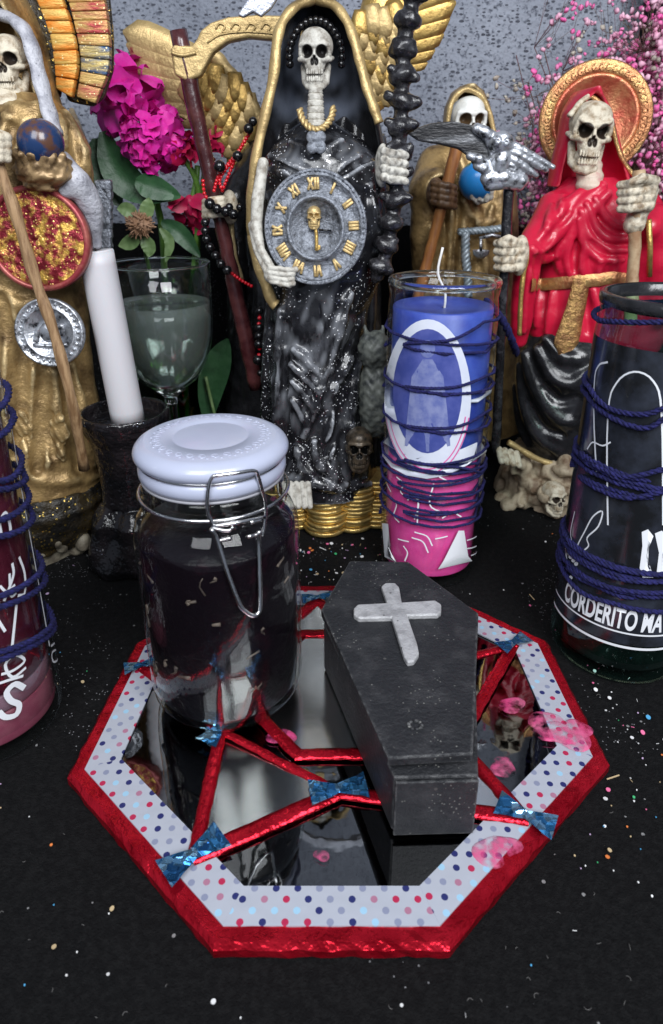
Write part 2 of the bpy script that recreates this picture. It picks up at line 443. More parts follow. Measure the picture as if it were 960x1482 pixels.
M['f_gold'] = pmat('gold glitter feather', (.62, .42, .15), (.45, .10, .08), 70, rough=.4, metal=.4, bump=.0012, bscale=150, stretch=(.6, 1, 3), glitter=[((.95, .8, .4), 800, .88, 0)])
M['f_red'] = pmat('red gold feather', (.42, .06, .06), (.65, .45, .15), 80, rough=.4, metal=.4, bump=.0012, bscale=150, stretch=(.6, 1, 3), glitter=[((.95, .8, .4), 800, .86, 0)])
M['f_blue'] = pmat('blue gold feather', (.04, .10, .22), (.55, .42, .16), 90, rough=.4, metal=.4, bump=.0012, bscale=150, stretch=(.6, 1, 3), glitter=[((.95, .8, .4), 800, .88, 0)])
M['black_gold'] = pmat('black with gold glitter', (.010, .009, .008), (.05, .035, .015), 50, rough=.35, bump=.0015, bscale=220, glitter=[((.85, .60, .16), 520, .74, 26)])
M['black_resin'] = pmat('black resin with silver glitter', (.006, .006, .007), (.020, .016, .018), 40, rough=.10, coat=.3, bump=.006, bscale=38, glitter=[((.8, .8, .85), 900, .93, 30)])
M['wax_white'] = pmat('white wax', (.60, .585, .61), rough=.45, sss=.4)
M['wick'] = pmat('cotton wick', (.75, .73, .70), rough=.8)
M['burnt'] = pmat('burnt wick', (.03, .02, .02), rough=.9)
M['glass'] = glass('clear glass')
M['glass_wavy'] = glass('clear moulded glass', bump=.0009, bscale=45, ior=1.33)
M['glass_solid'] = pmat('solid glass stem', (.95, .98, .97), rough=.0, trans=1., ior=1.5)
M['glass_green'] = glass('greenish glass', (.72, .92, .86), bump=.0005, bscale=40)
M['glass_vase'] = glass('green bottle glass', (.25, .55, .12))
M['water'] = pmat('cloudy water', (.90, 1.0, .95), rough=.01, trans=.90, ior=1.33)
M['lid'] = pmat('lavender white ceramic', (.42, .45, .57), (.39, .42, .54), 30, rough=.28, coat=.35)
M['rubber'] = pmat('clear rubber seal', (.30, .30, .33), rough=.35)
M['jar_fill'] = pmat('dark herbal liquor', (.005, .003, .005), (.030, .007, .014), 45, rough=.28, coat=.0, bump=.0012, bscale=80, mix=(.55, .8), spec=.12)
M['herb'] = pmat('dried herb', (.10, .075, .06), (.035, .025, .022), 200, rough=.6)
M['coffin'] = pmat('matt black painted wood', (.016, .017, .020), (.052, .052, .056), 75, rough=.55, bump=.0009, bscale=420, mix=(.48, .86), glitter=[((.14, .14, .13), 1000, .95, 34), ((.20, .20, .19), 500, .992, 0)])
M['cross'] = pmat('silver white painted cross', (.54, .54, .55), (.36, .36, .37), 130, rough=.5, metal=.35, bump=.0005, bscale=500, glitter=[((.15, .15, .15), 600, .97, 0)])
M['cloth'] = None
M['mirror'] = pmat('silver mirror', (.86, .89, .88), rough=.16, metal=1., bump=.00012, bscale=25)
M['mirror_dark'] = pmat('smoked dark mirror', (.17, .175, .18), rough=.03, metal=1., bump=.0001, bscale=20)
M['foil_red'] = pmat('red foil', (.62, .012, .03), (.40, .004, .015), 60, rough=.25, metal=.75, bump=.0022, bscale=70)
M['pink_wax'] = pmat('pink wax drop', (.80, .08, .26), (.70, .16, .30), 90, rough=.5, alpha=.42)
M['yarn'] = pmat('navy wool yarn', (.006, .007, .055), (.016, .016, .12), 500, rough=.85, bump=.0006, bscale=1500, sheen=.0)
M['print_white'] = pmat('white print', (.80, .82, .86), rough=.45)
M['black_bead'] = pmat('black glass bead', (.006, .006, .007), rough=.08, coat=.5)
M['red_bead'] = pmat('red seed bead', (.62, .008, .02), rough=.18, coat=.5)
M['petal_magenta'] = pmat('magenta petal', (.72, .018, .36), (.80, .07, .46), 90, rough=.55, sss=.15)
M['petal_red'] = pmat('crimson petal', (.50, .008, .07), (.38, .004, .06), 80, rough=.5, sss=.1)
M['leaf'] = pmat('dark green leaf', (.020, .065, .025), (.035, .10, .04), 60, rough=.42, bump=.0005, bscale=150)
M['leaf_pale'] = pmat('pale green leaf', (.16, .24, .10), (.10, .17, .06), 80, rough=.5)
M['stem'] = pmat('green stem', (.11, .24, .035), (.07, .16, .03), 80, rough=.45)
M['dry'] = pmat('dried flower head', (.24, .13, .07), (.36, .22, .14), 200, rough=.8)
M['bb_pink'] = pmat('pink gypsophila', (.90, .13, .42), (.80, .26, .48), 60, rough=.6)
M['bb_pale'] = pmat('pale pink gypsophila', (.85, .52, .64), (.70, .30, .44), 60, rough=.6)
M['bb_white'] = pmat('cream gypsophila', (.55, .50, .42), (.38, .32, .27), 60, rough=.6)
M['bb_stem'] = pmat('gypsophila stem', (.16, .05, .07), (.12, .09, .05), 60, rough=.6)

def holo(name):
    m = bpy.data.materials.new(name); m.use_nodes = True; nt = m.node_tree; N = nt.nodes; L = nt.links; p = N['Principled BSDF']
    tc = N.new('ShaderNodeTexCoord'); v = N.new('ShaderNodeTexVoronoi'); v.inputs['Scale'].default_value = 260; v.distance = 'CHEBYCHEV'; L.new(tc.outputs['Object'], v.inputs[0])
    r = N.new('ShaderNodeValToRGB'); L.new(v.outputs['Color'], r.inputs[0])
    e = r.color_ramp.elements; e[0].color = (.02, .10, .28, 1); e[1].color = (.45, .70, .85, 1); x = r.color_ramp.elements.new(.55); x.color = (.06, .28, .60, 1)
    L.new(r.outputs[0], p.inputs['Base Color']); p.inputs['Metallic'].default_value = .85; p.inputs['Roughness'].default_value = .22
    b = N.new('ShaderNodeBump'); b.inputs['Distance'].default_value = .0015; L.new(v.outputs['Distance'], b.inputs['Height']); L.new(b.outputs[0], p.inputs['Normal'])
    return m
def add_wear(m, col, radius):
    """paint rubbed off along the edges"""
    nt = m.node_tree; N = nt.nodes; L = nt.links; p = N['Principled BSDF']
    bv = N.new('ShaderNodeBevel'); bv.inputs[0].default_value = radius; bv.samples = 4; g = N.new('ShaderNodeNewGeometry')
    d = N.new('ShaderNodeVectorMath'); d.operation = 'DOT_PRODUCT'; L.new(bv.outputs[0], d.inputs[0]); L.new(g.outputs['Normal'], d.inputs[1])
    r = N.new('ShaderNodeMapRange'); r.inputs[1].default_value = .995; r.inputs[2].default_value = .88; L.new(d.outputs['Value'], r.inputs[0])
    tc = N.new('ShaderNodeTexCoord'); n = N.new('ShaderNodeTexNoise'); n.inputs['Scale'].default_value = 260; n.inputs['Detail'].default_value = 4; L.new(tc.outputs['Object'], n.inputs[0])
    q = N.new('ShaderNodeMapRange'); q.inputs[1].default_value = .40; q.inputs[2].default_value = .62; L.new(n.outputs[0], q.inputs[0])
    k = N.new('ShaderNodeMath'); k.operation = 'MULTIPLY'; L.new(r.outputs[0], k.inputs[0]); L.new(q.outputs[0], k.inputs[1])
    x = N.new('ShaderNodeMix'); x.data_type = 'RGBA'; L.new(k.outputs[0], x.inputs['Factor']); L.new(p.inputs['Base Color'].links[0].from_socket, x.inputs[6]); x.inputs[7].default_value = (*col, 1); L.new(x.outputs[2], p.inputs['Base Color'])
add_wear(M['coffin'], (.20, .20, .20), .0011)
def stain(m):
    nt = m.node_tree; N = nt.nodes; L = nt.links; p = N['Principled BSDF']; tc = N.new('ShaderNodeTexCoord'); n = N.new('ShaderNodeTexNoise'); n.inputs['Scale'].default_value = 210; n.inputs['Detail'].default_value = 4; L.new(tc.outputs['Object'], n.inputs[0])
    r = N.new('ShaderNodeMapRange'); r.inputs[1].default_value = .36; r.inputs[2].default_value = .66; r.inputs[4].default_value = .72; L.new(n.outputs[0], r.inputs[0]); L.new(r.outputs[0], p.inputs['Alpha'])
stain(M['pink_wax'])
M['holo'] = holo('blue holographic tape')

def dot_tape():
    """white tape printed with rows of small coloured dots, laid out in the tape's own plane"""
    m = bpy.data.materials.new('polka dot tape'); m.use_nodes = True; nt = m.node_tree; N = nt.nodes; L = nt.links; p = N['Principled BSDF']
    a = N.new('ShaderNodeUVMap'); a.uv_map = 'UVMap'
    mp = N.new('ShaderNodeMapping'); mp.inputs['Rotation'].default_value = (0, 0, R(45)); mp.inputs['Scale'].default_value = (172, 172, 1); L.new(a.outputs[0], mp.inputs[0])
    fl = N.new('ShaderNodeVectorMath'); fl.operation = 'FLOOR'; L.new(mp.outputs[0], fl.inputs[0])
    fr = N.new('ShaderNodeVectorMath'); fr.operation = 'FRACTION'; L.new(mp.outputs[0], fr.inputs[0])
    ds = N.new('ShaderNodeVectorMath'); ds.operation = 'DISTANCE'; L.new(fr.outputs[0], ds.inputs[0]); ds.inputs[1].default_value = (.5, .5, 0)
    lt = N.new('ShaderNodeMath'); lt.operation = 'LESS_THAN'; L.new(ds.outputs['Value'], lt.inputs[0]); lt.inputs[1].default_value = .23
    wn = N.new('ShaderNodeTexWhiteNoise'); wn.noise_dimensions = '2D'; L.new(fl.outputs[0], wn.inputs['Vector'])
    r = N.new('ShaderNodeValToRGB'); r.color_ramp.interpolation = 'CONSTANT'; L.new(wn.outputs['Value'], r.inputs[0])
    e = r.color_ramp.elements; e[0].color = (.02, .025, .12, 1); e[1].position = .3; e[1].color = (.40, .02, .07, 1)
    for q, c in ((.5, (.22, .24, .34, 1)), (.7, (.30, .50, .66, 1)), (.86, (.36, .16, .24, 1))):
        x = r.color_ramp.elements.new(q); x.color = c
    mx = N.new('ShaderNodeMix'); mx.data_type = 'RGBA'; L.new(lt.outputs[0], mx.inputs['Factor']); mx.inputs[6].default_value = (.38, .40, .46, 1); L.new(r.outputs[0], mx.inputs[7])
    L.new(mx.outputs[2], p.inputs['Base Color']); p.inputs['Roughness'].default_value = .35
    n = N.new('ShaderNodeTexNoise'); n.inputs['Scale'].default_value = 90; tc = N.new('ShaderNodeTexCoord'); L.new(tc.outputs['Object'], n.inputs[0])
    b = N.new('ShaderNodeBump'); b.inputs['Distance'].default_value = .0006; L.new(n.outputs[0], b.inputs['Height']); L.new(b.outputs[0], p.inputs['Normal'])
    return m
M['dots'] = dot_tape()

def wall_mat():
    m = bpy.data.materials.new('speckled grey plaster'); m.use_nodes = True; nt = m.node_tree; N = nt.nodes; L = nt.links; p = N['Principled BSDF']
    tc = N.new('ShaderNodeTexCoord'); co = tc.outputs['Object']
    def nz(s, d=5): n = N.new('ShaderNodeTexNoise'); n.inputs['Scale'].default_value = s; n.inputs['Detail'].default_value = d; L.new(co, n.inputs[0]); return n.outputs[0]
    def mr(f, a, b): r = N.new('ShaderNodeMapRange'); r.inputs[1].default_value = a; r.inputs[2].default_value = b; L.new(f, r.inputs[0]); return r.outputs[0]
    def mx(f, a, b):
        x = N.new('ShaderNodeMix'); x.data_type = 'RGBA'; L.new(f, x.inputs['Factor'])
        for k, q in ((6, a), (7, b)):
            if isinstance(q, tuple): x.inputs[k].default_value = (*q, 1)
            else: L.new(q, x.inputs[k])
        return x.outputs[2]
    base = mx(mr(nz(9), .35, .65), (.22, .24, .29), (.33, .355, .415))
    dk = mr(nz(300, 8), .54, .68)
    c = mx(dk, base, (.09, .10, .13))
    v = N.new('ShaderNodeTexVoronoi'); v.inputs['Scale'].default_value = 290; wm = N.new('ShaderNodeMapping'); wm.inputs['Scale'].default_value = (.62, 1, 1.25); L.new(co, wm.inputs[0]); L.new(wm.outputs[0], v.inputs[0])
    sp = N.new('ShaderNodeSeparateColor'); L.new(v.outputs['Color'], sp.inputs[0])
    t1 = N.new('ShaderNodeMath'); t1.operation = 'MULTIPLY_ADD'; L.new(sp.outputs[0], t1.inputs[0]); t1.inputs[1].default_value = .62; t1.inputs[2].default_value = -.15
    t = N.new('ShaderNodeMath'); t.operation = 'LESS_THAN'; L.new(v.outputs['Distance'], t.inputs[0]); L.new(t1.outputs[0], t.inputs[1])
    c = mx(t.outputs[0], c, (.06, .065, .085))
    L.new(c, p.inputs['Base Color']); p.inputs['Roughness'].default_value = .8
    b = N.new('ShaderNodeBump'); b.inputs['Distance'].default_value = .0030; L.new(nz(200, 7), b.inputs['Height']); L.new(b.outputs[0], p.inputs['Normal'])
    return m
def cloth_mat():
    m = pmat('black cloth', (.0035, .0035, .004), (.0075, .0075, .008), 350, rough=.85, bump=.0014, bscale=900, glitter=[((.22, .22, .23), 1100, .985, 9), ((.40, .40, .40), 500, .996, 0)], spec=.18)
    return m
M['cloth'] = cloth_mat()

# ------------------------------------------------------------------ the setting: tabletop, wall, black hangings
def grid(nx, ny, fn):
    V = [fn(i / nx, j / ny) for j in range(ny + 1) for i in range(nx + 1)]
    F = [(j * (nx + 1) + i, j * (nx + 1) + i + 1, (j + 1) * (nx + 1) + i + 1, (j + 1) * (nx + 1) + i) for j in range(ny) for i in range(nx)]
    return V, F
WALL_Y = 0.76
rs = np.random.RandomState(3)
def table_fn(u, v):
    x = -1.0 + 2 * u; y = -.02 + v * (WALL_Y + .02)
    return (x, y, .0006 * math.sin(x * 31 + y * 13) * math.sin(y * 41 - x * 9) - .0006)
V, F = grid(80, 40, table_fn)
tag(mesh_obj('tabletop', V, F, M['cloth']), 'altar top covered with black cloth flecked with glitter', kind='structure')
wv = wall_mat()
V, F = grid(40, 40, lambda u, v: (-1.0 + 2 * u, WALL_Y + .002 * math.sin(9 * u + 7 * v), -.01 + 1.3 * v))
tag(mesh_obj('wall', V, F, wv), 'grey speckled plaster wall behind the altar', kind='structure')
# black cloth hung low along the wall, and a black curtain by the right-hand flowers
def drape(x0, x1, z0, z1, y, amp, n, name, label):
    def fn(u, v):
        return (x0 + (x1 - x0) * u, y - .008 - amp * (1.2 - .4 * v) * (.5 + .5 * math.sin(n * u * 6.28 + 1.3 * math.sin(u * 17))), z0 + (z1 - z0) * v + .004 * math.sin(u * 23))
    V, F = grid(160, 12, fn)
    o = mesh_obj(name, V, F, M['cloth']); tag(o, label, 'cloth'); return o
drape(-.9, .9, 0, .205, WALL_Y - .004, .010, 14, 'hanging_cloth', 'black cloth hung along the foot of the grey wall')
a = atY(925, 20, WALL_Y - .03)
drape(a[0], a[0] + .35, 0, .75, WALL_Y - .022, .014, 7, 'curtain', 'black curtain behind the pink sprays of tiny flowers')

# ------------------------------------------------------------------ mirror tray
TZ = .0055
O8 = [(-.120, .221), (-.114, .312), (-.054, .370), (.062, .370), (.126, .314), (.129, .228), (.042, .149), (-.042, .149)]
TC = np.mean(O8, 0)
def inset(poly, d):
    n = len(poly); out = []; P = [np.array(p) for p in poly]
    for i in range(n):
        a, b, c = P[i - 1], P[i], P[(i + 1) % n]
        e1 = (b - a) / np.linalg.norm(b - a); e2 = (c - b) / np.linalg.norm(c - b)
        n1 = np.array([e1[1], -e1[0]]); n2 = np.array([e2[1], -e2[0]])       # polygon runs clockwise: inward is to the right
        m = n1 + n2; m /= np.linalg.norm(m); out.append(b + m * d / max(.3, np.dot(m, n1)))
    return out
tray = thing('mirror_tray', 'eight sided mirror tray edged with red foil and dotted white tape', 'tray', (TC[0], TC[1], 0))
P0, P1, P2, P3 = O8, inset(O8, .0018), inset(O8, .0070), inset(O8, .0215)
z3 = lambda p, z: (p[0], p[1], z)
V, F = prism([z3(p, .0004) for p in inset(O8, .001)], (0, 0, TZ - .0008), .0006)
mesh_obj('backing_board', V, F, M['foil_red'], tray, False)
V, F = prism([z3(p, TZ - .0006) for p in inset(O8, .012)], (0, 0, .0008), 0)
mesh_obj('mirror_sheet', V, F, M['mirror_dark'], tray, False)
def uv_flat(o, quadpts, along):
    me = o.data; uv = me.uv_layers.new(name='UVMap'); ax = np.array(along) / np.linalg.norm(along); ay = np.array([-ax[1], ax[0]])
    for lp in me.loops:
        c = np.array(me.vertices[lp.vertex_index].co[:2]); uv.data[lp.index].uv = (float(c @ ax), float(c @ ay))
for i in range(8):
    j = (i + 1) % 8; t = np.array(P2[j]) - np.array(P2[i])
    # red foil edge: folded over the rim, slightly puckered
    mb = MB(); n = 22; secs = [(P0, .0006), (P0, TZ - .001), (P1, TZ + .0012), (P2, TZ + .0008), (inset(O8, .0085), TZ + .0003)]
    Vv = []
    for k in range(n + 1):
        s = k / n
        for (pl, z) in secs:
            q = np.array(pl[i]) * (1 - s) + np.array(pl[j]) * s
            jit = rs.normal(0, .00022, 3) if 0 < k < n else (0, 0, 0)
            Vv.append((q[0] + jit[0], q[1] + jit[1], max(.0004, z + jit[2] * .8)))
    Ff = [(k * 5 + a, (k + 1) * 5 + a, (k + 1) * 5 + a + 1, k * 5 + a + 1) for k in range(n) for a in range(4)]
    mesh_obj('foil_edging', Vv, Ff, M['foil_red'], tray, False)
    z = TZ + .0011 + .00012 * (i % 2)
    q = [P2[i], P2[j], P3[j], P3[i]]
    V, F = prism([z3(p, z - .0006) for p in q], (0, 0, .0008), 0)
    o = mesh_obj('dotted_tape', V, F, M['dots'], tray, False); uv_flat(o, q, t)
# silver mirror facets and the red foil strips between them
A = (-.0545, .1815); B = (.003, .2112); C = (-.054, .246); D = (.0815, .1985); E_ = (.060, .239); G = (.1045, .3085); Hh = (-.1035, .290)
IN = [(-.036, .255), (-.016, .2316), (.026, .2316), (.046, .255), (.046, .297), (.026, .319), (-.016, .319), (-.036, .297)]
T1 = (-.009, .352); T2 = (-.030, .322); T3 = (.012, .322); RR = (.058, .292); LL = (-.052, .288)
fac = [(A, C, B), (D, (.036, .2118), E_), (T1, T3, T2), (G, E_, RR), (Hh, LL, C)]
zf = TZ + .0014
for k, tri in enumerate(fac):
    pr = [np.array(p) for p in tri]; cc = sum(pr) / 3
    tilt = [(.0006, -.0010), (.0, -.0004), (0, .0002), (0, 0), (0, 0)][k]
    V, F = prism([(p[0], p[1], zf - .0006 + ((p - cc) @ np.array(tilt)) / .03) for p in pr], (0, 0, .0008), 0)
    mesh_obj('mirror_facet', V, F, M['mirror'] if k in (0, 1, 2) else M['mirror_dark'], tray, False)
V, F = prism([z3(p, zf - .0006) for p in IN[::-1]], (0, 0, .0008), 0)
mesh_obj('mirror_facet', V, F, M['mirror'], tray, False)
def strip(p, q, w=.0062, z=TZ + .0028, mat='foil_red', name='foil_strip', ext=.001):
    p = np.array(p); q = np.array(q); L_ = np.linalg.norm(q - p); d = (q - p) / L_; nn = np.array([-d[1], d[0]])
    p = p - d * ext; q = q + d * ext; n = max(4, int(L_ / .003)); Vv = []
    for k in range(n + 1):
        c = p + (q - p) * k / n
        for s, hz in ((-1, -.0011), (-.96, -.0003), (-.3, .0001), (.35, .0002), (.96, -.0002), (1, -.0011)):
            j = rs.normal(0, .00018, 2)
            v = c + nn * (s * w / 2 + j[0]); Vv.append((v[0], v[1], z + hz + j[1] * .7))
    Ff = [(k * 6 + a, (k + 1) * 6 + a, (k + 1) * 6 + a + 1, k * 6 + a + 1) for k in range(n) for a in range(5)]
    return mesh_obj(name, Vv, Ff, M[mat], tray, True)
for p, q, wd in ((A, C, .006), (A, B, .0075), (C, B, .004), (B, D, .0065), (D, E_, .006), (E_, G, .0065), (Hh, C, .0055), (T1, T2, .007), (T1, T3, .006), (G, RR, .005), (Hh, LL, .005),
              *[(IN[k], IN[(k + 1) % 8], .0062) for k in range(8)]):
    strip(p, q, wd)
def bow(c, ang, s=1.0):
    mb = MB(); c = np.array(c); ca, sa = math.cos(R(ang)), math.sin(R(ang))
    for sg in (-1, 1):
        pts = []
        for a in range(5):
            u = a / 4 * .012 * s * sg
            wdt = (.0022 + .0042 * a / 4) * s
            for b in (-1, 0, 1):
                x, y = u, b * wdt; pts.append((c[0] + ca * x - sa * y, c[1] + sa * x + ca * y, TZ + .0044 + rs.normal(0, .0002)))
        mb.add(pts, [(a * 3 + b, (a + 1) * 3 + b, (a + 1) * 3 + b + 1, a * 3 + b + 1) for a in range(4) for b in range(2)])
    return mb.obj('holographic_tape', M['holo'], tray, False)
for c, a, s in ((C, 62, .95), (B, 10, 1.05), (A, 40, 1.1), (D, 150, 1.0), (G, 30, .85), (Hh, 20, .8), (T1, 10, .8)): bow(c, a, s)
# pink wax drops
for k, (px, py, r) in enumerate(((741, 1020, .0062), (788, 1042, .0072), (806, 1062, .009), (826, 1070, .0085), (838, 1056, .006), (728, 1110, .006), (712, 1232, .0075), (730, 1226, .006), (408, 1066, .006), (466, 1238, .0028))):
    p = atZ(px, py, TZ + .0015); mb = MB()
    prof = [(r, -.0006), (r * .97, .0000), (r * .8, .00018), (r * .4, .00026), (.00005, .00028)]
    V, F = lathe(prof, (0, 0, 0), 20); V = np.array(V); an = np.arctan2(V[:, 1], V[:, 0]); sc = 1 + .16 * np.sin(2 * an + k) + .1 * np.sin(3 * an + 2 * k)
    V[:, 0] *= sc * 1.1; V[:, 1] *= sc * .85
    mesh_obj('wax_drop', V + np.array([p[0], p[1], TZ + .0018 + (.0008 if 2 <= k <= 4 else 0)]), F, M['pink_wax'], tray)

# ------------------------------------------------------------------ coffin box
CZ0, CZ1 = TZ + .0030, .0415
cf = [(.0112, .335), (.0452, .334), (.0758, .286), (.0585, .192), (.0245, .191), (-.0047, .289)]
cfc = np.mean(cf, 0)
coffin = thing('coffin_box', 'small matt black wooden coffin box with white cross on its lid', 'box', (cfc[0], cfc[1], CZ0))
body = [np.array(p) for p in cf]
body_in = [cfc + (p - cfc) * .985 for p in body]
V, F = prism([z3(p, CZ0) for p in body_in], (0, 0, CZ1 - CZ0 - .0034), .0009)
mesh_obj('body', V, F, M['coffin'], coffin, False)
V, F = prism([z3(cfc + (p - cfc) * .90, CZ1 - .0045) for p in body], (0, 0, .0048), 0)
mesh_obj('lid_lip', V, F, M['black_gloss'], coffin, False)
lidp = [cfc + (p - cfc) * 1.02 for p in body]; lidp[3] = lidp[3] + np.array([-.003, .0058]); lidp[4] = lidp[4] + np.array([-.0022, .0046])
V, F = prism([(p[0], p[1], CZ1 + .0004) for p in lidp], (0, 0, .0046), .0008)
mesh_obj('lid', V, F, M['coffin'], coffin, False)
lz = CZ1 + .005
def lid_pt(px, py, z=lz): p = atZ(px, py, z); return p[:2]
cr = [(552, 848), (558, 843), (572, 843), (578, 849), (582, 871), (630, 868), (639, 874), (639, 885), (634, 889), (590, 890), (604, 930), (607, 945), (600, 956), (590, 958), (585, 950), (567, 893), (519, 894), (512, 889), (512, 880), (518, 874), (560, 872)]
V, F = prism([z3(lid_pt(*p, lz + .003), lz - .0002) for p in cr][::-1], (0, 0, .0032), .0008)
mesh_obj('cross', V, F, M['cross'], coffin, False)
# the small chipped hole in the lid: a splintered ring
q = lid_pt(601, 1050); mb = MB()
for k in range(9):
    a = k * .7; c = (q[0] + .0028 * math.cos(a), q[1] + .0022 * math.sin(a), lz + .0002)
    mb.add(*ball(c, (.0011, .0008, .0005 + .0005 * rs.rand()), 6, 4))
mb.obj('chip', M['coffin'], coffin)
# end panels of the foot and head, slightly proud
def panel(p, q, z0, z1, out, name):
    p = np.array(p); q = np.array(q); d = (q - p) / np.linalg.norm(q - p); nn = np.array([d[1], -d[0]]) * out
    a, b = p + d * .0006, q - d * .0006
    V, F = prism([(a[0], a[1], z0), (b[0], b[1], z0), (b[0], b[1], z1), (a[0], a[1], z1)], (nn[0], nn[1], 0), .0004)
    mesh_obj(name, V, F, M['coffin'], coffin, False)
panel(body[4], body[3], CZ0 + .0003, CZ1 - .0034, .0014, 'foot_panel')

# ------------------------------------------------------------------ clip-top jar
JC = np.array([-.0540, .2760, TZ + .0036]); jr = .0388; jn = .0327
jar = thing('clip_top_jar', 'clip top glass jar with lavender white lid and dark herbal liquid', 'jar', JC)
def onjar(px, py, r):                              # pixel to the upright cylinder of radius r round the jar
    d = ray(px, py); a = d[0] ** 2 + d[1] ** 2; e = CAMP[:2] - JC[:2]; b = d[:2] @ e; c = e @ e - r * r
    return CAMP + d * ((-b - math.sqrt(max(b * b - a * c, 0))) / a)
zf_ = lambda px, py, r: onjar(px, py, r)[2] - JC[2]
Hb = .1085; z0 = .1226; z1 = .1240; zg = .1318; zt = .1412
outer = [(.002, 0), (jr * .74, 0), (jr * .90, .002), (jr * .975, .007), (jr * .995, .014), (jr, .03), (jr, Hb - .016), (jr * .985, Hb - .010), (jr * .93, Hb - .004), (jn * 1.02, Hb - .001), (jn * .99, Hb + .001), (jn * 1.03, Hb + .003), (jn * 1.03, Hb + .005),
         (jn, Hb + .0065), (jn * .98, (Hb + z0) / 2 + .002), (jn * 1.0, z0 - .003), (jn * .97, z0)]
inner = [(jn * .90, z0), (jn * .90, Hb), (jr * .88, Hb - .007), (jr * .94, Hb - .013), (jr * .95, .03), (jr * .94, .010), (jr * .86, .0045), (.002, .0035)]
V, F = lathe(outer + inner, JC, 72); mesh_obj('glass_body', V, F, M['glass_wavy'], jar)
fr = jr * .943; zl = Hb - .012
fill = [(.001, .0040), (jr * .85, .0048), (jr * .935, .0104), (fr, .03), (fr, zl - .0015), (fr * .997, zl), (.001, zl - .0003)]
V, F = lathe(fill, JC, 64); mesh_obj('liquid', V, F, M['jar_fill'], jar)
for k in range(24):
    a = rs.uniform(math.pi * 1.02, math.pi * 1.98); z = rs.uniform(.015, zl - .004); L_ = rs.uniform(.002, .009); t = rs.uniform(0, 6.28); pts = []
    for q_ in np.linspace(0, 1, 5):
        aa = a + math.cos(t) * L_ * q_ / fr + .03 * math.sin(5 * q_ + k); zz = z + math.sin(t) * L_ * q_
        pts.append(JC + np.array([math.cos(aa) * (fr + .0001), math.sin(aa) * (fr + .0001), np.clip(zz, .014, zl - .003)]))
    V, F = tube(pts, np.linspace(.0003, rs.uniform(.0005, .0014), len(pts)), 5); mesh_obj('herb_sprig', V, F, M['herb'], jar)
V, F = lathe([(jn * .80, z0 + .0002), (jn * .99, z0 + .0002), (jn * .99, z1 - .0002), (jn * .80, z1 - .0002)], JC, 64, closed=True); mesh_obj('rubber_seal', V, F, M['rubber'], jar)
hl = zg - z1; hu = zt - zg
lidprof = [(.00001, z1 + .001), (jn * .90, z1), (jn * .985, z1 + .0003), (jn * 1.015, z1 + hl * .28), (jn * 1.015, z1 + hl * .62), (jn * .98, z1 + hl * .88), (jn * .945, z1 + hl), (jn * .965, zg + hu * .05),
           (jn * 1.03, zg + hu * .14), (jn * 1.055, zg + hu * .30), (jn * 1.06, zg + hu * .46), (jn * 1.045, zg + hu * .62), (jn * 1.01, zg + hu * .77), (jn * .955, zg + hu * .89), (jn * .90, zt - .0004), (jn * .88, zt - .0004), (jn * .84, zt - .0002), (jn * .54, zt + .0002), (jn * .52, zt - .0003), (jn * .50, zt - .0002), (.00001, zt - .0002)]
V, F = lathe(lidprof, JC, 96); lid = mesh_obj('lid', V, F, M['lid'], jar)
# embossed lace border on the lid: scrolls and a dotted ring
mb = MB(); zt = zt - .0004
for k in range(28):
    a = 2 * math.pi * k / 28; cx_ = JC + np.array([math.cos(a) * jn * .72, math.sin(a) * jn * .72, zt])
    pts = [cx_ + np.array([math.cos(a + t) * (.0022 - .00022 * t), math.sin(a + t) * (.0022 - .00022 * t), .0004]) for t in np.linspace(0, 6.6, 15)]
    mb.add(*tube(pts - np.array([0, 0, .0002]), .00034, 5))
    c2 = JC + np.array([math.cos(a + .11) * jn * .80, math.sin(a + .11) * jn * .80, zt + .0002]); mb.add(*ball(c2, (.0008, .0008, .0003), 6, 4))
mb.obj('embossed_lace', M['lid'], lid)
# wire bail: neck ring, lid loop, lever
def ringpts(r, z, n=72): return [JC + np.array([math.cos(a) * r, math.sin(a) * r, z]) for a in np.linspace(0, 2 * math.pi, n, endpoint=False)]
V, F = tube(ringpts(jn * 1.0 + .0012, Hb + .0076), .0009, 8, closed=True); mesh_obj('neck_wire', V, F, M['wire'], jar)
V, F = tube(ringpts(jn * .955 + .0006, zg), .0009, 8, closed=True); mesh_obj('lid_wire', V, F, M['wire'], jar)
rl = jn * 1.05
loop = [(311, 762), (302, 745), (300, 725), (303, 700), (308, 690), (316, 688), (345, 684), (368, 681), (374, 690), (380, 712), (384, 730), (383, 760), (379, 776)]
V, F = tube(crom([onjar(*p, rl) for p in loop], 4), .00085, 8); mesh_obj('bail_loop', V, F, M['wire'], jar)
lev = [(306, 765), (316, 785), (331, 832), (347, 874), (356, 885), (366, 891), (375, 886), (377, 872), (376, 830), (375, 790), (375, 768)]
V, F = tube(crom([onjar(*p, rl + .002 + .006 * max(0, (p[1] - 790) / 100)) for p in lev], 5), .00105, 8); mesh_obj('lever', V, F, M['wire'], jar)
for pts in ([(308, 762), (345, 756), (384, 748)], [(306, 764), (330, 768), (338, 762)], [(362, 756), (380, 752)], [(358, 777), (378, 772)], [(316, 783), (336, 778)]):
    V, F = tube(crom([onjar(*p, rl + .001) for p in pts], 4), .0009, 8); mesh_obj('pivot_wire', V, F, M['wire'], jar)

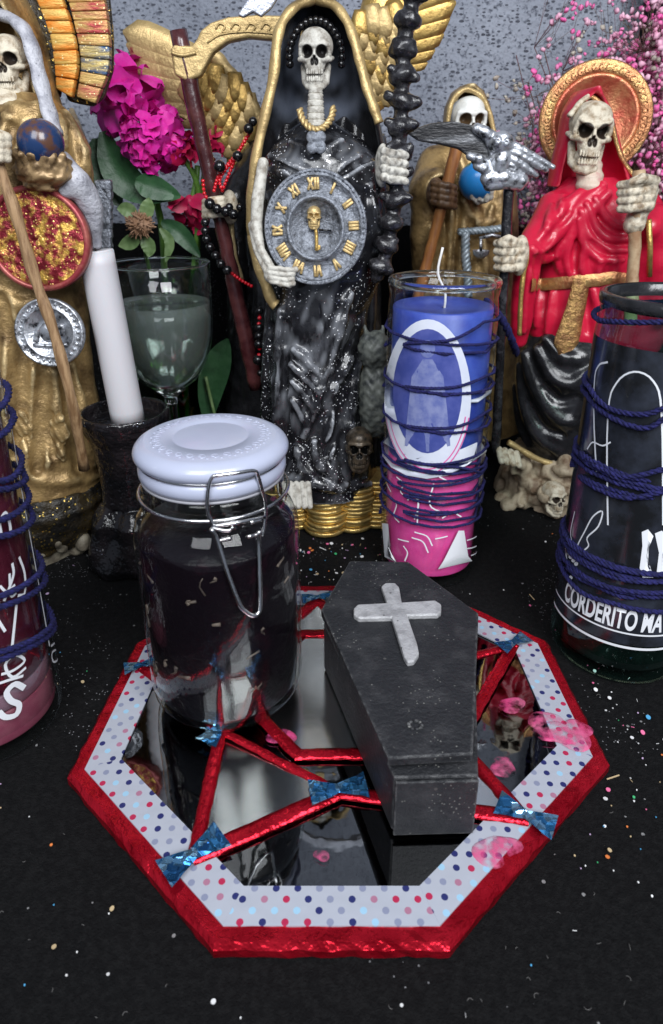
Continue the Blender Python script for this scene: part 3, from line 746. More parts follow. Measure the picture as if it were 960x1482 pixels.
# ------------------------------------------------------------------ votive candles
def on_cyl(c, r, px, py):
    d = ray(px, py); a = d[0] ** 2 + d[1] ** 2; e = CAMP[:2] - np.array(c[:2]); b = d[:2] @ e; cc = e @ e - r * r
    disc = b * b - a * cc
    t = (-b - math.sqrt(max(disc, 0))) / a
    return CAMP + d * t
def polar(c, p): return math.atan2(p[1] - c[1], p[0] - c[0]), p[2]
def ribbon(c, r, px, wpx, n=4):
    """flat printed line on the glass: traced centre line, constant width"""
    Q = [on_cyl(c, r, *p) for p in px]; Q = crom(Q, n) if n > 1 else [np.array(q) for q in Q]
    S = np.array([(r * math.atan2(q[1] - c[1], q[0] - c[0]), q[2]) for q in Q])
    T = np.gradient(S, axis=0); T /= np.linalg.norm(T, axis=1)[:, None] + 1e-12; Nn = np.stack([-T[:, 1], T[:, 0]], 1)
    hw = wpx / 2; V = []
    for s, nn in zip(S, Nn):
        for k in (-1, 1):
            q = s + nn * k * hw; V.append((c[0] + r * math.cos(q[0] / r), c[1] + r * math.sin(q[0] / r), q[1]))
    return V, [(2 * i, 2 * i + 2, 2 * i + 3, 2 * i + 1) for i in range(len(S) - 1)]
def patch(c, r, poly, n=0):
    """filled printed shape on the glass: a fan of rings between the outline and its middle"""
    Q = [on_cyl(c, r, *p) for p in poly]; S = np.array([(r * math.atan2(q[1] - c[1], q[0] - c[0]), q[2]) for q in Q]); m = S.mean(0); V = []; K = 6; n = len(S)
    for k in range(K):
        for s in S:
            q = m + (s - m) * (1 - k / K); V.append((c[0] + r * math.cos(q[0] / r), c[1] + r * math.sin(q[0] / r), q[1]))
    V.append((c[0] + r * math.cos(m[0] / r), c[1] + r * math.sin(m[0] / r), m[1]))
    F = [(k * n + i, k * n + (i + 1) % n, (k + 1) * n + (i + 1) % n, (k + 1) * n + i) for k in range(K - 1) for i in range(n)] + [((K - 1) * n + i, (K - 1) * n + (i + 1) % n, K * n) for i in range(n)]
    return V, F
def lettering(txt, c, r, ang, z, size, squash=1.0):
    cu = bpy.data.curves.new('t', 'FONT'); cu.body = txt; cu.size = size; cu.align_x = 'LEFT'; cu.space_character = 1.02; cu.offset = size * .03
    o = bpy.data.objects.new('t', cu); COL.objects.link(o); dg = bpy.context.evaluated_depsgraph_get(); me = bpy.data.meshes.new_from_object(o.evaluated_get(dg))
    bm = bmesh.new(); bm.from_mesh(me); bmesh.ops.triangulate(bm, faces=bm.faces[:]); bmesh.ops.subdivide_edges(bm, edges=[e for e in bm.edges if e.calc_length() > size * .25], cuts=2)
    bm.verts.index_update(); V = []
    for v in bm.verts:
        a = ang + v.co.x * squash / r; V.append((c[0] + r * math.cos(a), c[1] + r * math.sin(a), z + v.co.y))
    F = [[v.index for v in f.verts] for f in bm.faces]; bm.free(); bpy.data.objects.remove(o); bpy.data.curves.remove(cu); bpy.data.meshes.remove(me)
    return V, F
def yarn(name, label, paths, rad, cat='yarn', group=None, ply=3, loc=(0, 0, 0)):
    mb = MB(); rs_ = np.random.RandomState(len(label))
    for P in paths:
        P = np.asarray(P, float); seg = np.linalg.norm(np.diff(P, axis=0), axis=1); s = np.concatenate([[0], np.cumsum(seg)])
        n = max(8, int(s[-1] / .0011)); u = np.linspace(0, s[-1], n); Q = np.stack([np.interp(u, s, P[:, i]) for i in range(3)], 1)
        T, N, Bn = frames(Q)
        for k in range(ply):
            ph = 2 * math.pi * k / ply + u / (rad * 6.5) * 2 * math.pi
            off = (np.cos(ph)[:, None] * N + np.sin(ph)[:, None] * Bn) * rad * .5
            mb.add(*tube(Q + off, rad * .58 * (1 + .12 * rs_.normal(size=n)), 5))
    o = mb.obj(name, M['yarn']); return tag(o, label, cat, group)
def wind(c, r, spec, n=90):
    """spec: list of (angle in degrees, height) the yarn passes, angles measured round the candle, front is -90"""
    s = np.array(spec, float); k = np.arange(len(s)); t = np.linspace(0, len(s) - 1, n * max(1, len(s) // 4))
    a = np.interp(t, k, s[:, 0]); z = np.interp(t, k, s[:, 1])
    return [(c[0] + r * math.cos(R(x)), c[1] + r * math.sin(R(x)), y) for x, y in zip(a, z)]
def candle_glass(name, label, c, r, h, group, gm, lip=False):
    t = thing(name, label, 'candle', c, group); wl = .0028
    o_ = [(.001, 0), (r * .86, 0), (r * .95, .0015), (r * .99, .006), (r, .012), (r, h - .02), (r * .985, h - .012), (r * .97, h - .008), (r * .995, h - .004), (r * 1.0, h - .001), (r * .97, h + .0004)]
    i_ = [(r * .90, h), (r - wl - .001, h - .010), (r - wl, h - .02), (r - wl, .014), (r - wl - .002, .009), (.001, .008)]
    V, F = lathe(o_ + i_, c, 80); mesh_obj('glass', V, F, gm, t)
    if lip:
        V, F = tube([np.asarray(c) + np.array([math.cos(a) * r * .955, math.sin(a) * r * .955, h + .0004]) for a in np.linspace(0, 2 * math.pi, 72, endpoint=False)], .0022, 10, closed=True); mesh_obj('glass_lip', V, F, M['glass_solid'], t)
    return t, r - wl - .0003
def wax(t, c, ri, z0, z1, mat, name='wax', slope=0):
    prof = [(.001, z0), (ri - .0005, z0), (ri, z0 + .001), (ri, z1 - .001), (ri - .001, z1 - .0002), (ri * .7, z1 - .0018), (.001, z1 - .0022)]
    V, F = lathe(prof, c, 64); V = np.array(V); 
    return mesh_obj(name, V, F, mat, t)
CG = 'glass votive candles wound with navy yarn'
# --- pink and blue candle
c1 = np.array([.0680, .4060, .0]); r1 = .0335; h1 = .198
t1, ri = candle_glass('votive_candle', 'pink and blue glass votive candle wound with navy yarn, beyond the coffin', c1, r1, h1, CG, M['glass_wavy'], True)
zsplit = on_cyl(c1, r1, 690, 672)[2]
wp = pmat('pink candle wax', (.88, .10, .40), (.80, .07, .34), 60, rough=.4, sss=.3); wb = pmat('blue candle wax', (.035, .06, .36), (.06, .10, .45), 50, rough=.4, sss=.2)
wax(t1, c1, ri, .0085, zsplit, wp); wax(t1, c1, ri, zsplit + .0002, on_cyl(c1, r1, 640, 456)[2], wb, 'upper_wax')
V, F = tube(crom([c1 + np.array([0, 0, .17]), c1 + np.array([.001, 0, .19]), atY(634, 395, c1[1]), atY(641, 358, c1[1])], 4), .0008, 6); mesh_obj('wick', V, F, M['wick'], t1)
rp = r1 + .0003
oval = [(619 + 63 * math.cos(a), 575 + 113 * math.sin(a)) for a in np.linspace(0, 2 * math.pi, 48, endpoint=False)]
oval = [(min(max(x, 553), 684), y) for x, y in oval]
mb = MB(); mb.add(*patch(c1, rp, oval)); mb.obj('oval_label', pmat('pale label', (.62, .66, .78), (.70, .73, .82), 40, rough=.4), t1)
inn = [(619 + 50 * math.cos(a), 566 + 90 * math.sin(a)) for a in np.linspace(0, 2 * math.pi, 40, endpoint=False)]
mb = MB(); mb.add(*patch(c1, rp + .00015, inn)); mb.obj('oval_picture', pmat('blue picture', (.05, .07, .28), (.09, .11, .36), 45, rough=.4, mix=(.45, .6)), t1)
mb = MB(); mb.add(*patch(c1, rp + .0003, [(619 + 11 * math.cos(a), 505 + 13 * math.sin(a)) for a in np.linspace(0, 6.28, 18, endpoint=False)])); mb.add(*patch(c1, rp + .0003, [(612, 520), (626, 520), (642, 545), (648, 600), (652, 645), (619, 654), (586, 645), (590, 600), (596, 545)])); mb.obj('robed_outline', pmat('pale blue print', (.22, .25, .46), (.12, .15, .38), 120, rough=.45), t1)
mb = MB(); W = mb.add
for a0, rad in ((0, 66), (1, 72)):
    W(*ribbon(c1, rp + .0003 + .0001 * a0, [(619 + rad * .86 * math.cos(a), 578 + (rad + 35) * math.sin(a)) for a in np.linspace(.25, math.pi - .25, 24)], .0007))
mb.obj('oval_line', wp, t1)
mb = MB(); mb.add(*patch(c1, rp + .0001, [(549, 640), (570, 650), (600, 655), (640, 655), (668, 650), (691, 640), (690, 656), (672, 676), (650, 688), (618, 693), (588, 688), (566, 676), (550, 660)])); mb.obj('white_band', pmat('white label foot', (.66, .69, .78), rough=.4), t1)
mb = MB(); W = mb.add; rq = rp + .0002
W(*patch(c1, rq, [(664, 768), (672, 768), (678, 805), (684, 812), (634, 824), (642, 812)]))
W(*patch(c1, rq, [(553, 757), (562, 758), (566, 806), (574, 814), (557, 806)]))
for s in ([(574, 690), (584, 700), (580, 712), (592, 720)], [(590, 724), (598, 716), (606, 730), (600, 752)], [(606, 716), (604, 760)], [(628, 700), (622, 730), (640, 742)], [(636, 690), (660, 700), (684, 690)],
          [(600, 770), (618, 776), (626, 790)], [(596, 778), (612, 784), (620, 800)], [(566, 720), (574, 730), (570, 746), (578, 756)], [(584, 790), (590, 800), (586, 812)], [(640, 750), (655, 742), (668, 748)],
          [(676, 782), (690, 776)], [(674, 794), (690, 790)], [(682, 804), (692, 798)], [(630, 780), (648, 776)], [(560, 700), (566, 712)], [(576, 780), (592, 784)]):
    W(*ribbon(c1, rq, s, .0009))
mb.obj('white_print', M['print_white'], t1)
def zc(c, r, px, py): return on_cyl(c, r, px, py)[2]
ry = r1 + .0012; paths = []
def lap(c, r, pts, back=True):
    """one turn traced over the visible front, closed behind the candle"""
    Q = [on_cyl(c, r, *p) for p in pts]; a = [math.atan2(q[1] - c[1], q[0] - c[0]) for q in Q]; S = crom([(x, q[2]) for x, q in zip(a, Q)], 6)
    out = [(c[0] + r * math.cos(x), c[1] + r * math.sin(x), z) for x, z in S]
    if back:
        a0, z0 = S[-1]; a1, z1 = S[0]; a1 += 2 * math.pi
        for t in np.linspace(0, 1, 26)[1:]:
            out.append((c[0] + r * math.cos(a0 + (a1 - a0) * t), c[1] + r * math.sin(a0 + (a1 - a0) * t), z0 + (z1 - z0) * t))
    return out
for L_ in ([(546, 668), (590, 674), (640, 672), (698, 654)], [(546, 662), (600, 670), (660, 676), (697, 684)], [(546, 702), (590, 706), (650, 702), (697, 686)], [(546, 718), (600, 724), (650, 722), (697, 708)],
           [(546, 742), (600, 748), (650, 744), (696, 724)],            [(542, 500), (600, 506), (660, 490), (701, 466)], [(543, 558), (600, 566), (660, 560), (700, 546)], [(544, 610), (600, 622), (660, 618), (699, 600)]):
    paths.append(lap(c1, ry, L_))
yarn('yarn_winding', 'navy yarn wound round the pink and blue candle', paths, .00095, group=CG + ' yarn')
q = [atY(702, 436, .43), atY(716, 448, .438), atY(730, 468, .445), atY(740, 490, .452), atY(748, 512, .47)]
yarn('yarn_end', 'thick loose end of navy yarn beside the black scythe shaft', [crom(q, 6)], .0026)

# --- dark green candle at the right
c2 = np.array([.1668, .3190, .0]); r2 = .0365; h2 = .205
t2, ri = candle_glass('votive_candle', 'greenish glass votive candle with black label and white capital lettering', c2, r2, h2, CG, M['glass_green'])
wax(t2, c2, ri, .0085, .125, pmat('black candle wax', (.006, .008, .008), (.016, .018, .018), 60, rough=.3, glitter=[((.5, .5, .5), 500, .985, 0)]))
rp = r2 + .0003
# smoked rim left by burning
V, F = lathe([(r2 * .885, h2 - .006), (r2 * .889, h2 - .0005), (r2 * .93, h2 + .0009), (r2 * 1.004, h2 + .0004), (r2 * 1.008, h2 - .003), (r2 * .999, h2 - .0045)], c2, 64); mesh_obj('sooty_rim', V, F, M['black_gloss'], t2)
def cyl_label(c, r, z0, z1, a0, a1, n=40):
    V = []; 
    for k in range(n + 1):
        a = R(a0 + (a1 - a0) * k / n)
        for z in np.linspace(z0, z1, 4): V.append((c[0] + r * math.cos(a), c[1] + r * math.sin(a), z))
    return V, [(k * 4 + j, (k + 1) * 4 + j, (k + 1) * 4 + j + 1, k * 4 + j + 1) for k in range(n) for j in range(3)]
zA = zc(c2, rp, 850, 905); zB = zc(c2, rp, 900, 500)
V, F = cyl_label(c2, r2 + .00015, zA - .004, zB, -196, 10); mesh_obj('black_label', V, F, pmat('black printed film', (.010, .011, .013), (.03, .035, .05), 40, rough=.18, coat=.4), t2)
mb = MB(); W = mb.add; rq = r2 + .0004
pz = on_cyl(c2, rq, 817, 862); a_, z_ = polar(c2, pz)
q0 = on_cyl(c2, rq, 960, 902)
zt = zc(c2, rq, 818, 868); 
W(*lettering('CORDERITO MA', c2, rq, a_ , zt + .0004, .0170, .435))
for zz, wd, a0, a1 in ((zt - .0022, .0010, -188, -10), (zt - .0110, .0015, -188, -10)):
    S = [(c2[0] + rq * math.cos(R(a)), c2[1] + rq * math.sin(R(a)), zz) for a in np.linspace(a0, a1, 60)]
    W([(x, y, zz + s * wd / 2) for x, y, zz in S for s in (-1, 1)], [(2 * i, 2 * i + 2, 2 * i + 3, 2 * i + 1) for i in range(59)])
for s, wd in (([(864, 690), (860, 560), (866, 530), (880, 524)], .0010), ([(836, 815), (842, 800), (852, 790), (850, 778), (866, 762), (872, 740), (858, 748), (846, 770), (838, 785), (832, 800)], .0008),
              ([(830, 790), (826, 770), (832, 740)], .0007), ([(850, 650), (858, 640), (872, 645), (884, 640)], .0008), ([(818, 790), (822, 815), (830, 830)], .0012)):
    W(*ribbon(c2, rq, s, wd))
for pl in ([(929, 770), (938, 766), (946, 776), (940, 790), (938, 822), (946, 836), (930, 836), (926, 822), (930, 790)], [(948, 772), (958, 768), (968, 776), (962, 820), (970, 834), (950, 834), (954, 800)]):
    W(*patch(c2, rq, pl))
for k in range(7):
    W(*patch(c2, rq, [(826 + 4 * (k % 3) + 3 * math.cos(a), 806 + 5 * k + 3 * math.sin(a)) for a in np.linspace(0, 6.28, 8, endpoint=False)]))
# generic robed outline inside an arch, where the photo is masked
W(*ribbon(c2, rq, [(880, 760), (880, 600), (892, 555), (918, 538), (946, 552), (958, 600), (960, 760)], .0009))
mb.obj('white_print', M['print_white'], t2)
paths = []
ry = r2 + .0014
for L_ in ([(868, 464), (900, 466), (958, 466)], [(853, 560), (880, 590), (930, 600), (962, 590)], [(850, 572), (872, 596), (930, 620), (964, 604)], [(830, 660), (860, 700), (900, 720), (958, 712)], [(828, 674), (858, 668), (900, 690), (958, 680)],
           [(818, 775), (840, 800), (890, 822), (960, 832)], [(816, 785), (842, 812), (890, 836), (958, 842)],            [(812, 810), (840, 838), (890, 852), (958, 858)], [(812, 818), (840, 856), (890, 874), (956, 886)]):
    paths.append(lap(c2, ry, L_))
yarn('yarn_winding', 'navy yarn wound round the greenish candle with the black label', paths, .00135, group=CG + ' yarn')

# --- maroon candle at the left
c3 = np.array([-.1735, .2610, .0]); r3 = .0345; h3 = .2
t3, ri = candle_glass('votive_candle', 'maroon and dusky pink glass votive candle with white handwritten strokes', c3, r3, h3, CG, M['glass'])
zs = zc(c3, r3, 60, 965)
wax(t3, c3, ri, .0085, .026, pmat('dusky pink wax', (.30, .09, .13), (.24, .05, .09), 60, rough=.4)); wax(t3, c3, ri, .0262, zs - .003, pmat('mauve wax', (.26, .15, .20), (.20, .09, .13), 60, rough=.45), 'middle_wax')
wax(t3, c3, ri, zs - .0028, zc(c3, r3, 5, 590), pmat('maroon wax', (.10, .012, .028), (.06, .006, .016), 60, rough=.4), 'upper_wax')
mb = MB(); W = mb.add; rq = r3 + .0004
for s, wd in (([(2, 774), (0, 756), (8, 742), (14, 756), (16, 772)], .0016), ([(6, 870), (14, 850), (20, 830), (18, 815)], .0014), ([(0, 848), (10, 856), (22, 846)], .0012), ([(14, 830), (16, 862), (24, 858)], .0012), ([(28, 806), (36, 830), (36, 858), (26, 862)], .0014),
              ([(24, 875), (20, 915), (18, 935)], .0014), ([(-4, 895), (4, 908), (8, 914)], .0014), ([(2, 976), (20, 970), (36, 956), (22, 948), (8, 962), (18, 980), (38, 966)], .0014), ([(-4, 990), (14, 984), (34, 978)], .0014),
              ([(36, 996), (22, 990), (10, 1002), (16, 1014), (28, 1020), (24, 1034), (8, 1038), (-2, 1030)], .0028), ([(74, 935), (86, 930), (88, 950), (78, 958), (76, 944), (82, 940)], .0010)):
    W(*ribbon(c3, rq, s, wd))
for x in (0, 9):
    W(*ribbon(c3, rq, [(14 + x * .6, 600), (30 + x * .7, 700), (50 + x * .8, 810), (66 + x, 900), (72 + x, 935)], .0012))
mb.obj('white_print', M['print_white'], t3)
paths = []
ry = r3 + .0018
for L_ in ([(-20, 600), (6, 585), (24, 560)], [(-20, 640), (8, 625), (28, 598)], [(-20, 700), (20, 690), (42, 660)], [(-20, 710), (18, 706), (44, 690)], [(-20, 758), (20, 745), (50, 715)], [(-20, 780), (26, 770), (54, 745)], [(-20, 870), (30, 850), (68, 815)], [(-20, 884), (30, 868), (70, 836)],
           [(-20, 948), (40, 930), (80, 895)], [(-20, 962), (40, 938), (84, 905)]):
    paths.append(lap(c3, ry, L_))
yarn('yarn_winding', 'navy yarn wound round the maroon candle', paths, .0015, group=CG + ' yarn')

# ------------------------------------------------------------------ taper candle in a black holder
hc = np.array([-.1385, .4180, 0.]); hz = .112
hold = thing('candle_holder', 'black resin candle holder with silver glitter, flared cup', 'candle holder', hc)
s = Sculpt()
def body_fn(P):
    z = P[:, 2]; rr = np.hypot(P[:, 0] - hc[0], P[:, 1] - hc[1]); an = np.arctan2(P[:, 1] - hc[1], P[:, 0] - hc[0])
    pr = np.interp(z, [0, .006, .016, .026, .036, .045, .055, .075, .092, .100, .108, hz], [.036, .037, .034, .031, .030, .022, .021, .0215, .024, .0275, .0295, .0290])
    pr = pr + np.where(z < .046, .0025 * np.sin(5 * an + 40 * z) + .0012 * np.sin(9 * an - 90 * z), .0004 * np.sin(7 * an))
    d = np.maximum(rr - pr, np.maximum(z - hz, -z)) * .8
    cup = np.maximum(rr - np.interp(z, [.095, hz], [.0235, .0262]), .104 - z)
    return np.maximum(d, -cup)
s.add((body_fn, hc - np.array([.042, .042, 0]), hc + np.array([.042, .042, hz])), 0)
s.build('body', M['black_resin'], hold, .0012)
tap = thing('taper_candle', 'plain white taper candle standing in the black holder', 'candle', hc + np.array([.002, 0, .1045]))
b0 = hc + np.array([.002, 0, .1045]); b1 = atY(139, 364, .418)
rt = .0106
n = 14; pts = [b0 + (b1 - b0) * k / n for k in range(n + 1)]
V, F = tube(pts, [rt * (1 + .03 * (1 - k / n)) for k in range(n + 1)], 28)
V = np.array(V); V[-28:] = V[-28:] + 0
mesh_obj('wax', V, F, M['wax_white'], tap)
d_ = (b1 - b0) / np.linalg.norm(b1 - b0)
V, F = lathe([(rt, 0), (rt * .97, .0008), (rt * .6, .0006), (.0001, .0)], b1, 28, axis=d_); mesh_obj('melted_top', V, F, M['wax_white'], tap)
V, F = tube([b1 - d_ * .001, b1 + d_ * .002], .0006, 6); mesh_obj('wick', V, F, M['burnt'], tap)

# ------------------------------------------------------------------ wine glass of water
gc = np.array([atY(250, 600, .495)[0], .495, 0.])
wg = thing('wine_glass', 'stemmed wine glass part filled with cloudy water', 'glass', gc)
zr = atY(248, 381, .495)[2]; zb = atY(255, 566, .495)[2]; rb = .0405; Hbw = zr - zb
shape = [(0.0035, 0), (.0145, .004), (.0245, .013), (.0315, .026), (.0355, .042), (.0368, .056), (.0368, .074), (.0372, Hbw)]
o_ = [(.001, 0), (.034, 0), (.0345, .0012), (.026, .0030), (.010, .0055), (.0052, .010), (.0042, .02), (.0042, zb - .012), (.0055, zb - .004), (.0095, zb)]
stem_ = o_ + [(.012, zb + .0012), (.006, zb + .0012), (.0005, zb + .0010)]; V, F = lathe(stem_, gc, 56); mesh_obj('stem', V, F, M['glass_solid'], wg)
o_ = [(.001, zb + .0014), (.0095, zb + .0014)] + [(r, zb + z) for r, z in shape[1:]]
i_ = [(shape[-1][0] - .0012, zr)] + [(max(.0005, r - .0014), zb + z + .0016) for r, z in shape[::-1][1:]]
V, F = lathe(o_ + i_, gc, 72); mesh_obj('glass', V, F, M['glass'], wg)
V, F = tube([gc + np.array([math.cos(a) * (shape[-1][0] - .0006), math.sin(a) * (shape[-1][0] - .0006), zr]) for a in np.linspace(0, 2 * math.pi, 64, endpoint=False)], .0009, 8, closed=True); mesh_obj('rim', V, F, M['glass_solid'], wg)
zwl = atY(250, 436, .495)[2]
wp_ = [(max(.0004, r - .00165), zb + z + .0019) for r, z in shape[:-2] if zb + z < zwl - .002]
rw = np.interp(zwl - zb, [z for r, z in shape], [r for r, z in shape]) - .00165
prof = wp_ + [(rw, zwl - .0004), (rw - .0008, zwl - .0009), (.0004, zwl - .0010)]
V, F = lathe(prof, gc, 64); mesh_obj('water', V, F, M['water'], wg)

# ------------------------------------------------------------------ statues: shared sculpting
def local(c, s, yaw=0., pitch=0., roll=0.):
    """maps skull/hand space (x right, y towards the viewer, z up, unit height) to the world"""
    Mx = Matrix.Rotation(yaw, 3, 'Z') @ Matrix.Rotation(pitch, 3, 'X') @ Matrix.Rotation(roll, 3, 'Y')
    Mx = np.array(Mx)
    c = np.asarray(c, float)
    return lambda p: c + Mx @ (np.array([p[0], -p[1], p[2]]) * s), Mx
def skull(name, parent, chin, height, mat, yaw=0., pitch=0., roll=0., h=.00055, brow=0., jaw=True):
    h = min(h, height / 85)
    W, Mx = local(chin, height, yaw, pitch, roll); H = height
    e = Matrix(Mx.tolist()).to_euler()
    def E(c, r): return ell(W(c), np.array(r) * H, e)
    def K(a, b, ra, rb=None): return caps([W(a), W(b)], [ra * H, (ra if rb is None else rb) * H])
    s = Sculpt(.006); k = .05 * H
    s.add(E((0, -.06, .70), (.315, .40, .30)), 0)
    s.add(E((0, .10, .80), (.25, .22, .19)), k)
    s.add(E((0, .20, .47), (.20, .16, .24)), k)
    for q in (-1, 1):
        s.add(K((.04 * q, .33, .695 - brow * .02), (.22 * q, .25, .715 + brow * .03), .048, .045), k * .9)
        s.add(K((.15 * q, .31, .475), (.27 * q, .16, .485), .050, .042), k * .7)
        s.add(K((.27 * q, .16, .49), (.30 * q, -.10, .52), .036), k * .5)
        s.add(K((.26 * q, .20, .56), (.245 * q, .24, .70), .036), k * .6)
    s.add(E((0, .25, .345), (.155, .15, .13)), k)
    s.add(K((0, .345, .60), (0, .385, .52), .030, .026), k * .5)
    if jaw:
        s.add(caps([W(p) for p in ((-.22, -.02, .38), (-.19, .08, .13), (-.12, .25, .060), (0, .31, .05), (.12, .25, .060), (.19, .08, .13), (.22, -.02, .38))], np.array([.060, .062, .066, .072, .066, .062, .060]) * H), k * .4)
        s.add(E((0, .24, .14), (.15, .14, .10)), k * .6); s.add(E((0, .12, .22), (.18, .14, .14)), k * .6)
    cut = []
    for q in (-1, 1):
        cut.append(E((.137 * q, .40, .600), (.106, .26, .104)))
        s.sub(cut[-1], .018 * H)
        if brow: s.add(K((.05 * q, .375, .655), (.21 * q, .30, .735), .034, .028), .02 * H)
        c2 = E((.265 * q, .24, .30), (.075, .13, .11)); s.sub(c2, .04 * H)
        cut.append(E((.038 * q, .41, .445), (.036, .10, .062))); s.sub(cut[-1], .012 * H)
    nz = E((0, .41, .485), (.028, .10, .055)); s.sub(nz, .012 * H); cut.append(nz)
    for row, (zc_, n, hh) in enumerate(((.280, 8, .036), (.178, 8, .032))):
        for i in range(n):
            x = (i - (n - 1) / 2) * .038; y = .395 - 3.4 * x * x - .012 * row
            s.add(K((x, y, zc_ - hh), (x, y - .006, zc_ + hh), .0175, .0165), .003 * H)
    gap = [caps([W((x, .412 - 3.4 * x * x, .229)) for x in np.linspace(-.17, .17, 9)], .013 * H)]
    s.sub(gap[0], .004 * H)
    deep = [c[0] for c in cut] + [gap[0][0]]
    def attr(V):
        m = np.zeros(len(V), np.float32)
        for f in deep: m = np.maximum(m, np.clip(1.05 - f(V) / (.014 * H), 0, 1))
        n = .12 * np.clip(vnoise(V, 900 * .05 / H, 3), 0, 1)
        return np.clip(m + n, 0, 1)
    return s.build(name, mat, parent, h, attr=attr)
def grip(name, parent, c, axis, side, R_, size, mat, n=4, h=.0006, wrist=None, sweep=(-150, 65)):
    """bony fingers closed round a shaft: c on the shaft, axis along it, side = towards the palm"""
    ax = np.asarray(axis, float); ax /= np.linalg.norm(ax); sd = np.asarray(side, float); sd -= ax * (sd @ ax); sd /= np.linalg.norm(sd); fr_ = np.cross(ax, sd)
    c = np.asarray(c, float); s = Sculpt(.006); fr = size * .115
    for i in range(n):
        z = (i - (n - 1) / 2) * fr * 2.15; rr = R_ + fr * .8; sc = (1, 1.06, 1.0, .86)[i % 4]
        pts = []; rad = []
        a0, a1 = sweep
        for t in np.linspace(0, 1, 10):
            a = R(a0 + (a1 - a0) * t * sc)
            pts.append(c + ax * (z + .15 * fr * math.sin(5 * t + i)) + (sd * math.cos(a + math.pi) + fr_ * math.sin(a + math.pi)) * -rr * (1.12 if t < .15 else 1.0))
            rad.append(fr * (.78 + .30 * (abs(math.sin(math.pi * t * 3)) < .35)))
        s.add(caps(pts, rad), fr * .15)
    palm = c + sd * (R_ + fr * 1.3)
    s.add(ell(palm, (fr * 2.1, fr * 2.1, fr * 3.4)), fr * .8)
    s.add(caps([palm + ax * fr * 2.2, c + ax * fr * 4.6 + fr_ * -(R_ + fr * .4) * .7 + sd * R_ * .4, c + ax * fr * 4.9 - sd * R_ * .7 - fr_ * R_], [fr * .95, fr * .85, fr * .6]), fr * .3)
    if wrist is not None:
        wv_ = np.asarray(wrist, float); s.add(caps([palm, wv_], [fr * 1.5, fr * 1.25]), fr)
    return s.build(name, mat, parent, h, attr=lambda V: np.clip(.25 * vnoise(V, 1500, 2), 0, 1))
def shaft(name, parent, p, q, r, mat, wob=.0, seg=10, n=24):
    p = np.asarray(p, float); q = np.asarray(q, float); P = [p + (q - p) * t + rs.normal(0, wob, 3) * (0 < t < 1) for t in np.linspace(0, 1, n)]
    V, F = tube(P, [r * (1 + .06 * math.sin(9 * t) + .05 * rs.normal()) for t in np.linspace(0, 1, n)], seg); return mesh_obj(name, V, F, mat, parent)
def trim(name, parent, px, Y, r, mat, flat=.6, n=6, dys=None, seg=8):
    Q = crom([atY(p[0], p[1], Y + (0 if dys is None else dys[i])) for i, p in enumerate(px)], n)
    V, F = tube(Q, r * (1 + .08 * np.sin(np.arange(len(Q)) * .9)), seg, flat=flat); return mesh_obj(name, V, F, mat, parent)
def scale_outline(p, c, k): return [tuple(np.array(c) + (np.array(q) - np.array(c)) * k) for q in p]

# ================================================================== black statue with the clock (centre)
YC = .485
st = thing('skeleton_statue', 'hooded black skeleton statue holding a silver clock disc and a vertebra staff', 'statue', (atY(470, 740, YC)[0], YC, 0))
body = Sculpt()
body.add(loft([(172, 444, 470, .010), (184, 424, 494, .018), (198, 404, 522, .026), (226, 382, 548, .034), (262, 377, 560, .038), (330, 376, 562, .040), (400, 382, 552, .038), (450, 388, 532, .036), (520, 384, 528, .038), (600, 376, 534, .042), (670, 384, 544, .047), (692, 394, 545, .046)], YC), 0)
K_ = body.stroke
body.add(ell(atY(452, 470, YC - .026), (.022, .014, .034)), .012)                      # lit knee
body.add(ell(atY(430, 560, YC - .030), (.016, .012, .030)), .012)
for p, r in (([(426, 506), (444, 522), (464, 543)], .0034), ([(422, 528), (440, 546), (460, 566)], .0032), ([(424, 553), (440, 570), (452, 592)], .0030), ([(424, 580), (436, 600), (442, 618)], .0028)): K_(p, r, .0025, -.0008)
for p, r in (([(407, 450), (402, 520), (400, 620), (398, 690)], .0038), ([(390, 440), (386, 540), (384, 650)], .0036), ([(508, 425), (486, 500), (462, 577), (440, 632)], .0034), ([(534, 453), (505, 520), (478, 580)], .0034),
             ([(520, 520), (508, 600), (505, 690)], .0036), ([(484, 600), (478, 640), (486, 690)], .0036), ([(455, 640), (462, 670), (500, 700)], .0040), ([(430, 650), (440, 680), (470, 705)], .0036), ([(408, 690), (440, 694), (490, 706), (536, 700)], .0040)): K_(p, r * 1.1, .0035, -.0006)
for p, r in (([(470, 440), (474, 490), (466, 540)], .0022), ([(416, 470), (412, 560), (416, 640)], .0026), ([(495, 560), (488, 620), (470, 660)], .0026), ([(395, 470), (393, 580)], .0022), ([(520, 460), (497, 520)], .0022), ([(530, 560), (524, 660)], .0026)): K_(p, r, .003, 0, True)
for p, r in (([(392, 226), (415, 236), (445, 250)], .0030), ([(388, 244), (410, 252), (432, 262)], .0028), ([(540, 215), (515, 228), (490, 246)], .0030), ([(545, 236), (520, 244), (497, 258)], .0028), ([(552, 262), (540, 300), (545, 360)], .0034), ([(535, 270), (548, 330), (548, 395)], .0030),
             ([(420, 205), (440, 216), (456, 222), (474, 216), (494, 203)], .0026), ([(385, 268), (392, 290)], .003)): K_(p, r, .004, .0003)
for p, r in (([(398, 236), (420, 245), (444, 258)], .0020), ([(540, 226), (515, 238), (494, 252)], .0020), ([(556, 280), (556, 380)], .002)): K_(p, r, .002, 0, True)
body.disp = lambda P: .0008 * vnoise(P, 260, 5)
